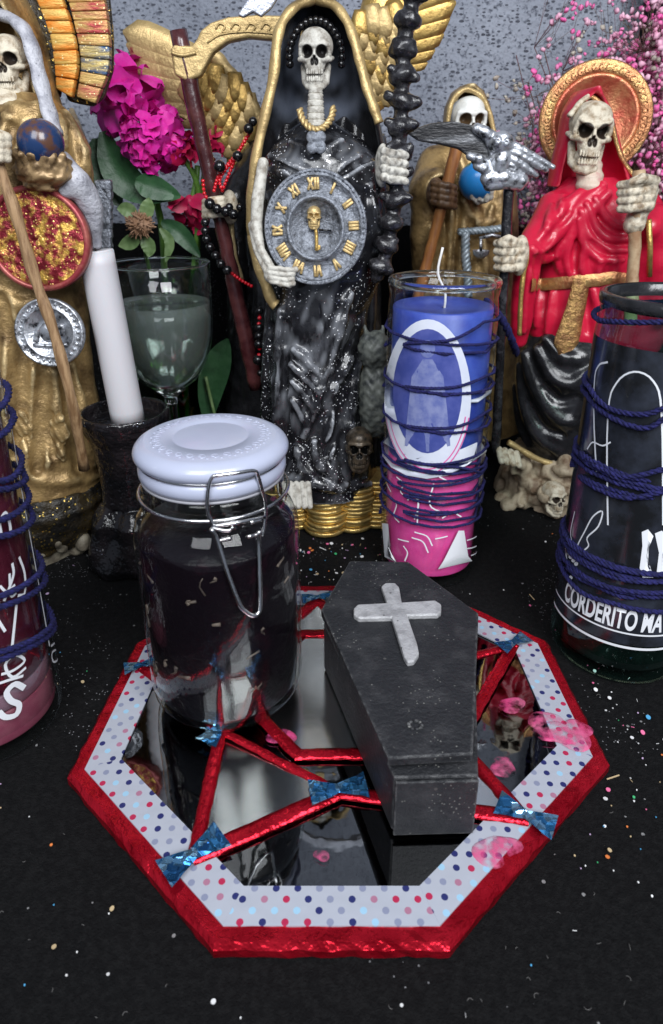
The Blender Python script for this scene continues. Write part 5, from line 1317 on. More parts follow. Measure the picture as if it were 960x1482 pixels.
for k in range(4):
    a = [(684 + k * 7, 264 + k * 2), (683 + k * 8, 280 + k * 2), (690 + k * 8, 291), (700 + k * 6, 294)]
    P4 = [np.array(atY(*q, YG - .052)) for q in a]; P4 = [gb + (q - gb) / max(.012, np.linalg.norm(q - gb)) * .0152 + np.array([0, -.0105 + .003 * i, 0]) for i, q in enumerate(P4)]
    hnd.add(caps(P4, [.0017, .0019, .0021, .0021]), .0004)
hnd.build('globe_hand', M['bone_grey'], st, .0008)
def rope(px, Y, r, parent, mat, name):
    Q = np.array(crom([atY(*p, Y) for p in px], 10)); T, N_, B_ = frames(Q); u = np.concatenate([[0], np.cumsum(np.linalg.norm(np.diff(Q, axis=0), axis=1))]) / (r * 3.2) * 6.28; mb = MB()
    for k in (0, 2.09, 4.19): mb.add(*tube(Q + (np.cos(u + k)[:, None] * N_ + np.sin(u + k)[:, None] * B_) * r * .5, r * .6, 5))
    return mb.obj(name, mat, parent)
slv = pmat('grey blue rope paint', (.42, .48, .52), (.22, .27, .30), 150, rough=.4, metal=.3)
rope([(664, 336), (690, 334), (715, 332), (738, 328)], YG - .050, .0030, st, slv, 'rope_belt'); rope([(674, 336), (674, 370), (677, 400), (678, 430)], YG - .051, .0036, st, slv, 'rope_tail')
V, F = tube([atY(694, 345, YG - .054), atY(712, 340, YG - .055), atY(726, 343, YG - .054)], .0014, 6); mesh_obj('scale_beam', V, F, M['silver'], st)
for x in (696,):
    V, F = tube([atY(x, 345, YG - .054), atY(x, 366, YG - .054)], .0012, 6); mesh_obj('scale_chain', V, F, M['silver'], st)
    V, F = lathe([(.0068, .003), (.0062, .0), (.003, -.003), (.0003, -.0036)], atY(x, 368, YG - .054), 20); mesh_obj('scale_pan', V, F, M['silver'], st)

# ================================================================== gold statue with feathered wings at the left
YL = .450
st = thing('skeleton_statue', 'gold robed skeleton statue with orange feather wings and red gold round plaque', 'statue', (atY(60, 760, YL)[0], YL, 0))
l = Sculpt()
l.add(loft([(138, -16, 66, .020), (158, -40, 96, .030), (200, -58, 122, .038), (260, -66, 132, .042), (340, -66, 130, .042), (420, -60, 122, .040), (480, -56, 126, .040), (560, -48, 132, .042), (630, -44, 150, .048), (690, -42, 160, .052), (706, -40, 158, .052)], YL), 0)
for p, r in (([(30, 150), (10, 190), (2, 230)], .0045), ([(60, 150), (40, 185), (20, 225)], .0045), ([(95, 165), (112, 210), (118, 250)], .0045), ([(104, 160), (122, 220), (126, 300)], .004), ([(84, 170), (96, 210)], .004), ([(14, 152), (36, 162), (58, 152)], .0036), ([(6, 166), (32, 178), (60, 166)], .0034),
             ([(52, 540), (56, 600), (46, 680)], .0048), ([(104, 530), (118, 590), (136, 670)], .0048), ([(20, 440), (14, 540), (6, 660)], .0048), ([(120, 420), (122, 500), (138, 590)], .0042), ([(78, 540), (84, 600), (90, 660)], .0042), ([(96, 545), (104, 600), (112, 660)], .0036), ([(66, 545), (70, 610), (66, 670)], .0036), ([(0, 420), (30, 440), (60, 430)], .0034),
             ([(14, 620), (50, 690), (110, 694), (154, 684)], .0040)): l.stroke(p, r, .0035, .0)
for p, r in (([(62, 535), (60, 620), (54, 680)], .0065), ([(98, 540), (106, 620), (114, 676)], .0055), ([(110, 300), (114, 400)], .004), ([(2, 430), (20, 520), (14, 600)], .004), ([(112, 500), (122, 560), (140, 640)], .0032), ([(34, 460), (32, 560), (24, 660)], .0034), ([(22, 175), (12, 210)], .003), ([(106, 190), (112, 230)], .003), ([(74, 600), (76, 660)], .003)): l.stroke(p, r, .004, 0, True)
l.disp = lambda P: .0006 * vnoise(P, 200, 2)
l.build('robe', M['gold_robe'], st, .0013)
for x, y in ((86, 625), (34, 620)):
    r_ = Sculpt(.006); q, _ = l.hit([(x, y), (x, y + 20), (x, y - 20), (x + 6, y + 40)])
    r_.add(ell(q[0], (.0065, .0022, .011)), .002).add(caps([q[1], q[3]], [.0026, .002]), .002).add(caps([q[2]], .0028), .002); r_.disp = lambda P: .0012 * vnoise(P, 600, 4)
    r_.build('embossed_figure', M['gold_robe'], st, .0008)
hd = Sculpt(); rows = [(-14, -10, 18), (10, -26, 32), (50, -40, 50), (110, -46, 64), (160, -48, 80), (190, -46, 84)]
hd.add(loft([(y, a, b, .030) for y, a, b in rows], YL, .010), 0); hd.sub(loft([(y + 10, a + 12, b - 14, .032) for y, a, b in rows], YL, -.012), .003); hd.keep(lambda P: -(P[:, 1] - (YL - .020)))
hd.build('hood', M['gold_robe'], st, .0012)
trim('hood_trim', st, [(-2, 20), (22, 30), (40, 52), (52, 90), (62, 130), (72, 165), (80, 192)], YL, .0052, M['white_drape'], .6, dys=[-.010, -.016, -.020, -.022, -.026, -.032, -.038])
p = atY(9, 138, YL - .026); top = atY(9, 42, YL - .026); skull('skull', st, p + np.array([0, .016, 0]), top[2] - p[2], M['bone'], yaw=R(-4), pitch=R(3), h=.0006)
nk = Sculpt(); nk.add(caps([atY(12, 128, YL - .008), atY(14, 160, YL - .018)], [.0095, .011]), 0); nk.build('neck', M['bone'], st, .001)
# dark glittered nimbus, then two rows of feathers
def band(inn, out, n, Y, th, mats, name, lift=0.0):
    a = crom(inn, 12); b = crom(out, 12); m = len(a)
    for i in range(n):
        i0 = int((m - 1) * i / n); i1 = int((m - 1) * (i + 1) / n); k = np.linspace(i0, i1, 4).round().astype(int)
        poly = [a[j] for j in k] + [b[j] for j in k[::-1]]
        c = np.mean(poly, 0); poly = [c + (np.array(q) - c) * .975 for q in poly]
        V, F = prism([atY(q[0], q[1], Y - lift * (i % 2)) for q in poly], (0, th, 0), .0016, 2)
        mesh_obj(name, V, F, mats[i % len(mats)] if len(mats) < n else mats[i], st, True)
V, F = prism([atY(x, y, YL + .020) for x, y in ((-70, -60), (20, -60), (60, 0), (80, 40), (88, 90), (86, 140), (70, 150), (-70, 150))], (0, .006, 0), .002); mesh_obj('nimbus', V, F, M['black_gold'], st, False)
band([(34, -40), (52, 0), (68, 40), (78, 90), (80, 128)], [(76, -40), (90, -2), (104, 40), (112, 88), (104, 142)], 9, YL + .014, .006, [M['f_orange']], 'feather', .001)
band([(88, -40), (98, 0), (108, 40), (116, 90), (110, 140)], [(140, -40), (151, -2), (157, 40), (158, 96), (138, 150)], 11, YL + .019, .006, [M['f_red'], M['f_gold'], M['f_gold'], M['f_red'], M['f_gold'], M['f_red'], M['f_gold'], M['f_blue'], M['f_blue'], M['f_gold'], M['f_gold']], 'feather', .001)
V, F = prism([atY(x, y, YL + .027) for x, y in ((84, -60), (150, -60), (158, 0), (163, 50), (163, 100), (150, 142), (134, 154), (112, 150), (98, 146), (80, 100))], (0, .005, 0), .0015); mesh_obj('wing_back', V, F, M['black_gold'], st, False)
# globe in its crown-like hand, plaque, staff, medallion, drape
gb = atY(59, 207, YL - .052); V, F = ball(gb, .0124, 36, 22); mesh_obj('globe', V, F, M['globe'], st)
cup = Sculpt(.006); cb = atY(64, 246, YL - .048)
cup.add(ell(cb, (.016, .012, .011)), 0)
for k in range(7):
    a = R(200 + k * 23); cup.add(caps([cb + np.array([math.cos(a) * .011, math.sin(a) * .010, .002]), cb + np.array([math.cos(a) * .0140, math.sin(a) * .0130, .0080])], [.0030, .0022]), .0012)
cup.disp = lambda P: .0014 * vnoise(P, 700, 5); cup.build('globe_hand', M['bone_brown'] if False else pmat('brown gold hand', (.36, .24, .12), (.10, .06, .03), 160, rough=.4, metal=.3, mix=(.45, .65)), st, .0008)
slv_ = Sculpt(); slv_.add(caps([atY(90, 236, YL - .040), atY(112, 262, YL - .042), atY(132, 300, YL - .036), atY(138, 352, YL - .030)], [.0065, .0075, .0070, .004]), 0); slv_.add(caps([atY(90, 256, YL - .040), atY(98, 272, YL - .044)], [.006, .005]), .004)
slv_.disp = lambda P: .0007 * vnoise(P, 300, 4); slv_.build('white_drape', M['white_drape'], st, .001)
V, F = [], []
pc = atY(57, 346, YL - .046); rp_ = 74 * pxm(YL - .046, .22); nrm = np.array([.02, -1, .06]); nrm /= np.linalg.norm(nrm)
V, F = lathe([(rp_ * .88, .0016), (rp_ * .90, .0036), (rp_ * .97, .0036), (rp_, .0015), (rp_, -.003), (.001, -.003)], pc, 72, axis=nrm); plq = mesh_obj('plaque_rim', V, F, M['plaque_rim'], st)
nr, ns = 26, 96; V = []; u_ = np.cross([0, 0, 1.], nrm); u_ /= np.linalg.norm(u_); v_ = np.cross(nrm, u_)
rr_ = np.linspace(.004, 1, nr) * rp_ * .895
PP = np.array([[r * math.cos(a), r * math.sin(a), 0] for r in rr_ for a in np.linspace(0, 2 * math.pi, ns, endpoint=False)], np.float32)
hz_ = .0016 * np.abs(vnoise(PP, 330, 11)) + .0010 * np.abs(vnoise(PP, 760, 12))
V = [pc + u_ * q[0] + v_ * q[1] + nrm * (.0012 + z) for q, z in zip(PP, hz_)]
F = [(i * ns + k, i * ns + (k + 1) % ns, (i + 1) * ns + (k + 1) % ns, (i + 1) * ns + k) for i in range(nr - 1) for k in range(ns)]
mesh_obj('plaque_relief', V, F, M['plaque'], st)
mc = atY(73, 481, YL - .052); rm = 49 * pxm(YL - .05, .17)
V, F = lathe([(.0005, .0012), (rm * .68, .0012), (rm * .70, .0024), (rm * .74, .0024), (rm * .76, .0014), (rm * .92, .0014), (rm * .95, .0026), (rm, .002), (rm, -.002), (.0005, -.002)], mc, 56, axis=(.02, -1, .12)); md = mesh_obj('medallion', V, F, M['silver'], st)
mb = MB(); ax_ = np.array([.02, -1, .12]); ax_ /= np.linalg.norm(ax_)
def on_m(x, y, z=.0016): return mc + np.array([1., 0, .02]) * x + np.array([0, .12, 1.]) * y + ax_ * z
mb.add(*tube(crom([on_m(-rm * .5, -rm * .35), on_m(0, -rm * .38), on_m(rm * .5, -rm * .35)], 5), .0014, 6)); mb.add(*tube(crom([on_m(-rm * .42, -rm * .25), on_m(-rm * .3, rm * .1), on_m(-rm * .05, rm * .3), on_m(rm * .2, rm * .42)], 6), .0018, 6))
mb.add(*tube(crom([on_m(rm * .1, -rm * .2), on_m(rm * .2, rm * .1), on_m(rm * .42, rm * .2), on_m(rm * .38, -rm * .1)], 6), .0016, 6)); mb.add(*ball(on_m(-rm * .05, 0), (.005, .002, .006), 10, 8))
for k in range(30):
    a = k * 2 * math.pi / 30; mb.add(*ball(on_m(rm * .84 * math.cos(a), rm * .84 * math.sin(a), .0014), .0011, 6, 4))
mb.obj('medallion_relief', M['silver'], md)
ysf = YL - .064
pts = crom([atY(-12, 215, ysf), atY(20, 300, ysf), (atY(50, 400, ysf)), atY(78, 480, ysf), atY(104, 580, ysf), atY(122, 678, ysf + .012)], 6)
V, F = tube(pts, [.0034 + .0004 * math.sin(i * 1.3) for i in range(len(pts))], 8); mesh_obj('staff', V, F, M['wood_tan'], st)
hnd = Sculpt(.006)
for k in range(4):
    y = 196 + k * 10
    for j in range(2): hnd.add(caps([atY(-10 + j * 10, y, ysf - .004), atY(0 + j * 10, y + 3, ysf - .005 + .003 * j)], [.0030, .0027]), .0005)
hnd.add(ell(atY(-12, 212, ysf + .004), (.007, .007, .012)), .003); hnd.build('hand', M['bone'], st, .0008)
bn = Sculpt(.006)
for k in range(7):
    for j in (-1, 1): bn.add(rbox(atY(151 + j * 5.5, 268 + k * 14, YL - .012), (.0026, .003, .0030), .001), .0004)
bn.disp = lambda P: .0004 * vnoise(P, 900, 4)
bn.build('silver_spine', M['silver_disc'], st, .0007)
gbse = Sculpt(); gbse.add(loft([(684, -30, 158, .048), (704, -34, 166, .054), (735, -30, 164, .054), (756, -20, 150, .050)], YL, -.004), 0); gbse.disp = lambda P: .0016 * vnoise(P, 260, 6); gbse.build('glitter_base', M['black_gold'], st, .0014)
b2 = Sculpt(); b2.add(loft([(748, -10, 132, .048), (775, -14, 134, .050), (806, -8, 128, .050)], YL, -.006), 0)
for k in range(18):
    x = rq_.uniform(30, 128); y = rq_.uniform(756, 800); q, _ = b2.hit([(x, y)]); b2.add(ell(q[0], rq_.uniform(.004, .009, 3), tuple(rq_.uniform(0, 3, 3))), .002)
q, _ = b2.hit([(88, 776)]); b2.add(caps([q[0] + np.array([0, -.002, -.006]), q[0] + np.array([0, -.008, .001]), q[0] + np.array([0, -.007, .012])], [.0055, .0042, .0006]), .002)
b2.disp = lambda P: .0008 * vnoise(P, 380, 2)
b2.build('bone_base', pmat('grey bone rock', (.30, .27, .20), (.10, .08, .06), 90, rough=.55, bump=.0008, bscale=250, mix=(.42, .65)), st, .0013)

# ================================================================== black winged statue half hidden behind the clock statue
YW = .575
st = thing('skeleton_statue', 'black statue with gold wings and maroon scythe behind the clock statue', 'statue', (atY(400, 620, YW)[0], YW, 0))
bd = Sculpt()
bd.add(loft([(120, 395, 470, .022), (200, 360, 520, .034), (300, 335, 545, .042), (420, 330, 550, .044), (560, 325, 555, .048), (640, 322, 560, .05)], YW), 0)
bd.add(caps([atY(372, 230, YW - .02), atY(350, 270, YW - .040), atY(330, 292, YW - .050)], [.013, .011, .008]), .008)
bd.add(caps([atY(345, 290, YW - .046), atY(338, 340, YW - .044), atY(346, 400, YW - .036)], [.010, .010, .006]), .006)
for p, r in (([(345, 330), (350, 400), (345, 500)], .004), ([(365, 300), (372, 420), (366, 540)], .004), ([(338, 420), (336, 520)], .004)): bd.stroke(p, r, .005, .0006)
bd.disp = lambda P: .0008 * vnoise(P, 200, 3); bd.build('robe', M['black_gloss'], st, .0016)
trim('sleeve_trim', st, [(334, 300), (336, 340), (341, 375), (350, 405)], YW - .056, .0030, M['gold_robe'], .7)
ysc = YW - .064
shaft('scythe_shaft', st, atY(258, 44, ysc), atY(372, 562, ysc), 11.5 * pxm(ysc, .25), M['maroon'], .0003, 12, 30)
hnd = Sculpt(.006)
for k in range(4):
    y = 288 + k * 7
    hnd.add(caps([atY(296, y + 4, ysc - .003), atY(306, y + 2, ysc - .011), atY(322, y, ysc - .010), atY(332, y + 3, ysc - .004)], [.0022, .0026, .0026, .0026]), .0004)
hnd.add(ell(atY(333, 300, ysc), (.006, .007, .012)), .002); hnd.build('hand', M['bone'], st, .0008)
bl = [(246, 70), (252, 64), (276, 66), (284, 58), (290, 44), (305, 32), (330, 24), (370, 21), (410, 22), (440, 30), (440, 66), (400, 58), (360, 54), (330, 60), (308, 76), (296, 98), (290, 110), (270, 118), (252, 108)]
V, F = prism([atY(x, y, ysc - .006) for x, y in bl][::-1], (0, .010, 0), .0018, 3); blade = mesh_obj('scythe_blade', V, F, M['gold_pale'], st, True)
blade.data.polygons.foreach_set('use_smooth', np.zeros(len(blade.data.polygons), bool))
mb = MB()
for x0 in range(312, 410, 22):
    mb.add(*tube(crom([atY(x0, 42, ysc - .0064), atY(x0 + 6, 34, ysc - .0066), atY(x0 + 14, 38, ysc - .0066), atY(x0 + 10, 46, ysc - .0066), atY(x0 + 20, 46, ysc - .0064)], 4), .0006, 5))
mb.add(*tube(crom([atY(*p, ysc - .0064) for p in ((300, 62), (320, 50), (360, 46), (410, 50))], 4), .0006, 5)); mb.add(*tube(crom([atY(*p, ysc - .0066) for p in ((248, 76), (264, 80), (284, 76))], 4), .0012, 6))
mb.obj('scroll_relief', M['gold_pale'], blade)
# wings: long outer feathers in tiers, short scalloped ones towards the shoulder
def feather_mesh(L_, W_):
    V = []; n = 8
    for i in range(n + 1):
        t = i / n; w_ = W_ * (.55 + .45 * math.sin(min(1, t * 1.25) * math.pi * .5)) * (math.sqrt(max(0, 1 - max(0, (t - .72) / .28) ** 2)) if t > .72 else 1)
        for k in (-1, -.5, 0, .5, 1): V.append((t * L_, -.0016 * (1 - k * k) - .0008 * math.sin(t * 3) - .0012 * (abs(k) < .01), k * w_))
    F = [(i * 5 + j, (i + 1) * 5 + j, (i + 1) * 5 + j + 1, i * 5 + j + 1) for i in range(n) for j in range(4)]
    me = bpy.data.meshes.new('feather'); me.from_pydata(V, [], F); me.polygons.foreach_set('use_smooth', np.ones(len(F), bool)); return me
FL = feather_mesh(.062, .0088); FS = feather_mesh(.017, .0062)
for me in (FL, FS): me.materials.append(M['gold'])
FLp = FL.copy(); FLp.materials.clear(); FLp.materials.append(M['gold_pale']); FSp = FS.copy(); FSp.materials.clear(); FSp.materials.append(M['gold_pale'])
base_ = np.array(st.location)
def put(me, p, ang, s, par=st, roll=0.):
    o = bpy.data.objects.new('feather', me); COL.objects.link(o); o.parent = par; o.location = Vector(list(np.asarray(p) - base_)); o.rotation_euler = (roll, -ang, 0); o.scale = (s, s, s * (1.35 if me in (FL, FLp) else 1.1))
    md_ = o.modifiers.new('thick', 'SOLIDIFY'); md_.thickness = .0018; md_.offset = 1
    return o
yw = YW - .012
# left wing, outer tier: tips to the left
for i, (x, y, tx, ty) in enumerate(((300, 92, 186, 50), (304, 106, 190, 68), (308, 118, 194, 88), (312, 132, 198, 108), (316, 146, 208, 126), (322, 160, 222, 146), (330, 172, 238, 164))):
    p = np.array(atY(x, y, yw - .0012 * (7 - i))); q = np.array(atY(tx, ty, yw)); d = q - p; put(FLp, p, math.atan2(d[2], d[0]), np.hypot(d[0], d[2]) / .062, roll=.0)
k = 0
for r_ in range(8):
    for c_ in range(4):
        x = 282 + r_ * 10 + c_ * 16; y = 108 + r_ * 14.5 - c_ * 7 + (c_ % 2) * 4
        if x > 368 or y < 92: continue
        put(FS if (r_ + c_) % 3 else FSp, atY(x, y, yw - .016 + .0011 * r_), R(-118 + c_ * 9 + rs.uniform(-6, 6)), 1.0 + .12 * rs.rand())
rim = Sculpt(); rim.add(caps([atY(*p, yw - .012) for p in ((298, 70), (318, 88), (340, 116), (362, 146), (378, 176))], [.004, .005, .005, .005, .004]), 0); rim.disp = lambda P: .0005 * vnoise(P, 400, 1); rim.build('wing_edge', M['gold_pale'], st, .001)
wb_ = Sculpt(); wb_.add(caps([atY(300, 95, yw + .004), atY(330, 150, yw + .004), atY(365, 205, yw + .004)], [.012, .020, .012]), .004); wb_.build('wing_web', pmat('brown wing underside', (.09, .045, .02), (.04, .02, .01), 80, rough=.5), st, .0016)
# right wing
for i, (x, y, tx, ty) in enumerate(((560, 20, 662, -26), (562, 36, 656, 8), (566, 54, 648, 30), (570, 72, 640, 52), (572, 88, 628, 74), (576, 100, 618, 92))):
    p = np.array(atY(x, y, yw - .0012 * (7 - i))); q = np.array(atY(tx, ty, yw)); d = q - p; put(FL, p, math.atan2(d[2], d[0]), np.hypot(d[0], d[2]) / .062)
for r_ in range(9):
    for c_ in range(4):
        x = 568 - r_ * 2 - c_ * 15; y = 4 + r_ * 14 + (c_ % 2) * 6 + c_ * 2
        if x < 512 + max(0, (y - 70)) * .25 or y > 132: continue
        put(FSp if (r_ + c_) % 3 else FS, atY(x, y, yw - .016 + .0011 * r_), R(-70 - c_ * 6 + rs.uniform(-6, 6)), 1.0 + .12 * rs.rand())
wb_ = Sculpt(); wb_.add(caps([atY(552, 5, yw + .004), atY(545, 60, yw + .004), atY(540, 110, yw + .004)], [.014, .018, .010]), .004); wb_.build('wing_web', M['gold'], st, .0016)

# ------------------------------------------------------------------ cut flowers in a green glass vase
YF = .548
vc = np.array([atY(262, 600, .57)[0], .570, 0.]); vz = .185
vase = thing('flower_vase', 'green glass vase behind the wine glass', 'vase', vc)
V, F = lathe([(.001, 0), (.026, 0), (.030, .003), (.033, .03), (.034, .10), (.031, .15), (.033, vz), (.0315, vz), (.0295, .15), (.0325, .10), (.0315, .03), (.028, .006), (.001, .005)], vc, 56); mesh_obj('glass', V, F, M['glass_vase'], vase)
def petal_mesh(name, L_, W_, curl, ruff, seed):
    r_ = np.random.RandomState(seed); V = []; n = 5
    for i in range(n + 1):
        t = i / n; w_ = W_ * math.sin(min(1, t * 1.15 + .12) * math.pi * .62) ** .8
        for k in np.linspace(-1, 1, 6):
            V.append((k * w_, t * L_ - .18 * L_ * k * k * t, curl * L_ * t * t + .25 * L_ * k * k * (1 - t * .3) * .5 + ruff * L_ * t * t * math.sin(5 * k + seed) + r_.normal(0, .01) * L_))
    F = [(i * 6 + j, i * 6 + j + 1, (i + 1) * 6 + j + 1, (i + 1) * 6 + j) for i in range(n) for j in range(5)]
    me = bpy.data.meshes.new(name); me.from_pydata(V, [], F); me.polygons.foreach_set('use_smooth', np.ones(len(F), bool)); return me
def flower(name, label, c, rad, n, mat, face, elong=(1, 1, 1), stem_to=None, group=None, psize=.55, seed=0):
    t = thing(name, label, 'flower', c, group); r_ = np.random.RandomState(seed + 20)
    ms = []
    for k in range(4):
        me = petal_mesh('petal', rad * psize, rad * psize * .48, -.28, .10, seed * 7 + k); me.materials.append(mat); ms.append(me)
    face = Vector(face).normalized(); q0 = face.to_track_quat('Z', 'Y')
    for i in range(n):
        f = (i + .5) / n; ph = i * 2.39996; th = math.acos(1 - f * 1.25)
        d = Vector((math.sin(th) * math.cos(ph), math.sin(th) * math.sin(ph), math.cos(th))); d = q0 @ d
        o = bpy.data.objects.new('petal', ms[i % 4]); COL.objects.link(o); o.parent = t
        s0 = rad * (.50 + .12 * r_.rand()); o.location = (d.x * s0 * elong[0], d.y * s0 * elong[1], d.z * s0 * elong[2])
        tang = d.orthogonal().normalized(); tang = Matrix.Rotation(r_.uniform(0, 6.28), 3, d) @ tang
        y_ = (d * .75 + tang * .65).normalized(); z_ = (d - y_ * d.dot(y_)).normalized(); x_ = y_.cross(z_)
        o.rotation_euler = Matrix((x_, y_, z_)).transposed().to_euler(); o.scale = [r_.uniform(.85, 1.15)] * 3
    V, F = ball(c, [rad * .52 * e for e in elong], 16, 10); mesh_obj('flower_core', V, F, mat, t)
    if stem_to is not None:
        V, F = tube(crom([np.asarray(c, float) + (np.asarray(s_) if i == 0 else 0) for i, s_ in enumerate(((0, 0, 0),))] + [np.asarray(p, float) for p in stem_to], 6), .0022, 8); mesh_obj('stem', V, F, M['stem'], t)
    return t
def leaf(parent, px, w_, Y, mat, name='leaf', fold=.3, sag=.0):
    """a leaf along a traced midrib, veined and folded"""
    C_ = crom([atY(p[0], p[1], Y + (p[2] if len(p) > 2 else 0)) for p in px], 6); C_ = np.array(C_); n = len(C_); T, N_, B_ = frames(C_); V = []
    for i in range(n):
        t = i / (n - 1); ww = w_ * math.sin(math.pi * min(1, t * .94 + .05)) ** .75; tx = T[i]; side = np.cross(tx, [0, -1., .15]); side /= np.linalg.norm(side)
        for k in (-1, -.66, -.33, 0, .33, .66, 1):
            V.append(C_[i] + side * k * ww + np.array([0, -1, 0]) * (abs(k) * fold * ww + .0006 * math.sin(i * 2.2) * abs(k)))
    F = [(i * 7 + j, (i + 1) * 7 + j, (i + 1) * 7 + j + 1, i * 7 + j + 1) for i in range(n - 1) for j in range(6)]
    return mesh_obj(name, V, F, mat, parent)
vin = lambda dx, z: vc + np.array([dx, -.004, z])
fl = flower('flower', 'large magenta flower with broad petals beside the feather wing', atY(176, 140, YF), .026, 34, M['petal_magenta'], (-.1, -1, .35), (1.05, .8, 1.0), [atY(200, 260, YF + .012), atY(232, 320, YF + .018), vin(-.006, .10), vin(-.002, .02)], 'magenta flowers', psize=.78, seed=1)
leaf(fl, [(150, 190), (168, 240), (200, 272), (262, 285, -.01)], .0125, YF - .006, M['leaf']); leaf(fl, [(196, 262), (220, 270), (262, 284)], .009, YF - .014, M['leaf']); leaf(fl, [(140, 200), (150, 250), (176, 300)], .012, YF + .004, M['leaf'])
fl = flower('flower', 'ruffled magenta flower head left of the maroon scythe handle', atY(222, 202, YF - .006), .029, 90, M['petal_magenta'], (.1, -1, .2), (1.05, .8, .95), [atY(228, 290, YF), atY(236, 340, YF + .014), vin(-.004, .10), vin(.0, .02)], 'magenta flowers', psize=.46, seed=2)
leaf(fl, [(234, 320, .004), (262, 338), (290, 372)], .007, YF, M['leaf']); leaf(fl, [(232, 330), (246, 350), (240, 380)], .004, YF - .004, M['leaf_pale'])
flower('flower', 'small magenta flower half behind the maroon scythe handle', atY(300, 206, YF + .002), .013, 22, M['petal_red'], (.2, -1, .2), (1, .8, 1), [atY(296, 250, YF + .01), atY(288, 330, YF + .015), vin(.012, .1)], 'magenta flowers', psize=.7, seed=3)
rb = flower('rosebud', 'crimson rosebud on a green stem beside the maroon handle', atY(262, 222, YF - .004), .012, 14, M['petal_red'], (0, -.5, 1), (.85, .85, 1.35), [atY(284, 262, YF), atY(287, 320, YF + .006), vin(.010, .11), vin(.006, .02)], psize=1.0, seed=4)
flower('flower', 'drooping dark pink flower below the rosebud', atY(276, 300, YF + .004), .014, 16, M['petal_red'], (0, -.6, -.8), (.8, .8, 1.3), [atY(284, 262, YF + .006), atY(286, 240, YF + .008)], psize=1.0, seed=5)
dr = thing('dried_flower', 'dried brown flower head with pale green sepals above the glass rim', 'flower', atY(204, 330, YF - .03))
mb = MB(); c = np.array(atY(204, 326, YF - .03)); mb.add(*ball(c, (.0085, .007, .0080), 14, 10))
for k in range(160):
    d = rs.normal(size=3); d[1] = -abs(d[1]); d /= np.linalg.norm(d); mb.add(*tube([c + d * .006, c + d * rs.uniform(.009, .0115) + rs.normal(0, .0008, 3)], .00045, 4))
mb.obj('seed_head', M['dry'], dr)
for px in ([(204, 338), (190, 350), (172, 356)], [(206, 340), (216, 356), (216, 372)], [(206, 322), (214, 302), (216, 286)], [(200, 318), (186, 304), (170, 302)]): leaf(dr, px, .0055, YF - .028, M['leaf_pale'], 'sepal', .35)
V, F = tube(crom([atY(205, 338, YF - .028), atY(214, 380, YF - .010), vin(-.008, .12), vin(-.004, .02)], 6), .0016, 6); mesh_obj('stem', V, F, M['stem'], dr)
lf = thing('leafy_stem', 'broad green leaf standing in the vase below the wine glass bowl', 'leaf', vc + np.array([.012, -.004, .008]))
leaf(lf, [(300, 610), (306, 560), (318, 520), (330, 490)], .012, .540, M['leaf'], 'leaf', .25)
V, F = tube(crom([atY(316, 620, .534), atY(306, 580, .532), atY(298, 545, .532)], 5), .0014, 6); mesh_obj('stem', V, F, M['leaf_pale'], lf)

# ------------------------------------------------------------------ pink baby's breath behind the red statue
YB = .640
bb = thing('flower_spray', 'airy spray of tiny pink and cream flowers behind the red statue', 'flowers', (atY(880, 500, YB)[0], YB, 0))
r_ = np.random.RandomState(12); stems = MB(); blossoms = {'bb_pink': MB(), 'bb_pale': MB(), 'bb_white': MB()}
bv, bf = ball((0, 0, 0), 1., 6, 4); bv = np.array(bv)
def blossom(mb, c, s):
    for k in range(r_.randint(1, 4)):
        q = np.array(Euler(r_.uniform(0, 6.28, 3)).to_matrix())
        mb.add((bv * (s * .62, s * .40, s * .50) * (1 + .18 * r_.normal(size=(len(bv), 1)))) @ q.T + c + r_.normal(0, s * .55, 3), bf)
root = atY(880, 520, YB)
def dens(x, y):
    if x < 690 or y > 430: return 0
    edge = np.clip((x - (940 - 1.0 * (y - 10) * .95)) / 90 + .45, .10 if x > 790 or y > 70 else 0, 1) if y < 200 else 1.0
    if x < 770: edge *= .42 if y > 110 else .10
    return edge
tips = []
while len(tips) < 3000:
    x = r_.uniform(690, 985); y = r_.uniform(-20, 430)
    if r_.rand() < dens(x, y): tips.append((x, y))
hubs = [np.array(atY(r_.uniform(740, 970), r_.uniform(60, 380), YB + r_.uniform(-.02, .05))) for _ in range(70)]
for h_ in hubs: stems.add(*tube(crom([np.array(root) + r_.normal(0, .01, 3) * (1, 1, 0), (np.array(root) * .4 + h_ * .6) + r_.normal(0, .012, 3), h_], 4), .00042, 4, caps=False))
for x, y in tips:
    p = np.array(atY(x, y, YB + r_.uniform(-.035, .06))); h_ = min(hubs, key=lambda q: np.linalg.norm((q - p) * (1, .5, 1)) + (.02 if q[2] > p[2] else 0))
    stems.add(*tube([h_, (h_ + p) / 2 + r_.normal(0, .003, 3), p], .0002, 3, caps=False))
    u = r_.rand(); w_ = .5 if x < 770 else .10
    blossom(blossoms['bb_white' if u < w_ else ('bb_pink' if u < w_ + .42 * (1 - w_) else 'bb_pale')], p, r_.uniform(.0024, .0052))
stems.obj('stems', M['bb_stem'], bb)['kind'] = 'stuff'
for k, mb in blossoms.items(): mb.obj({'bb_pink': 'pink_blossoms', 'bb_pale': 'pale_blossoms', 'bb_white': 'cream_blossoms'}[k], M[k], bb)['kind'] = 'stuff'

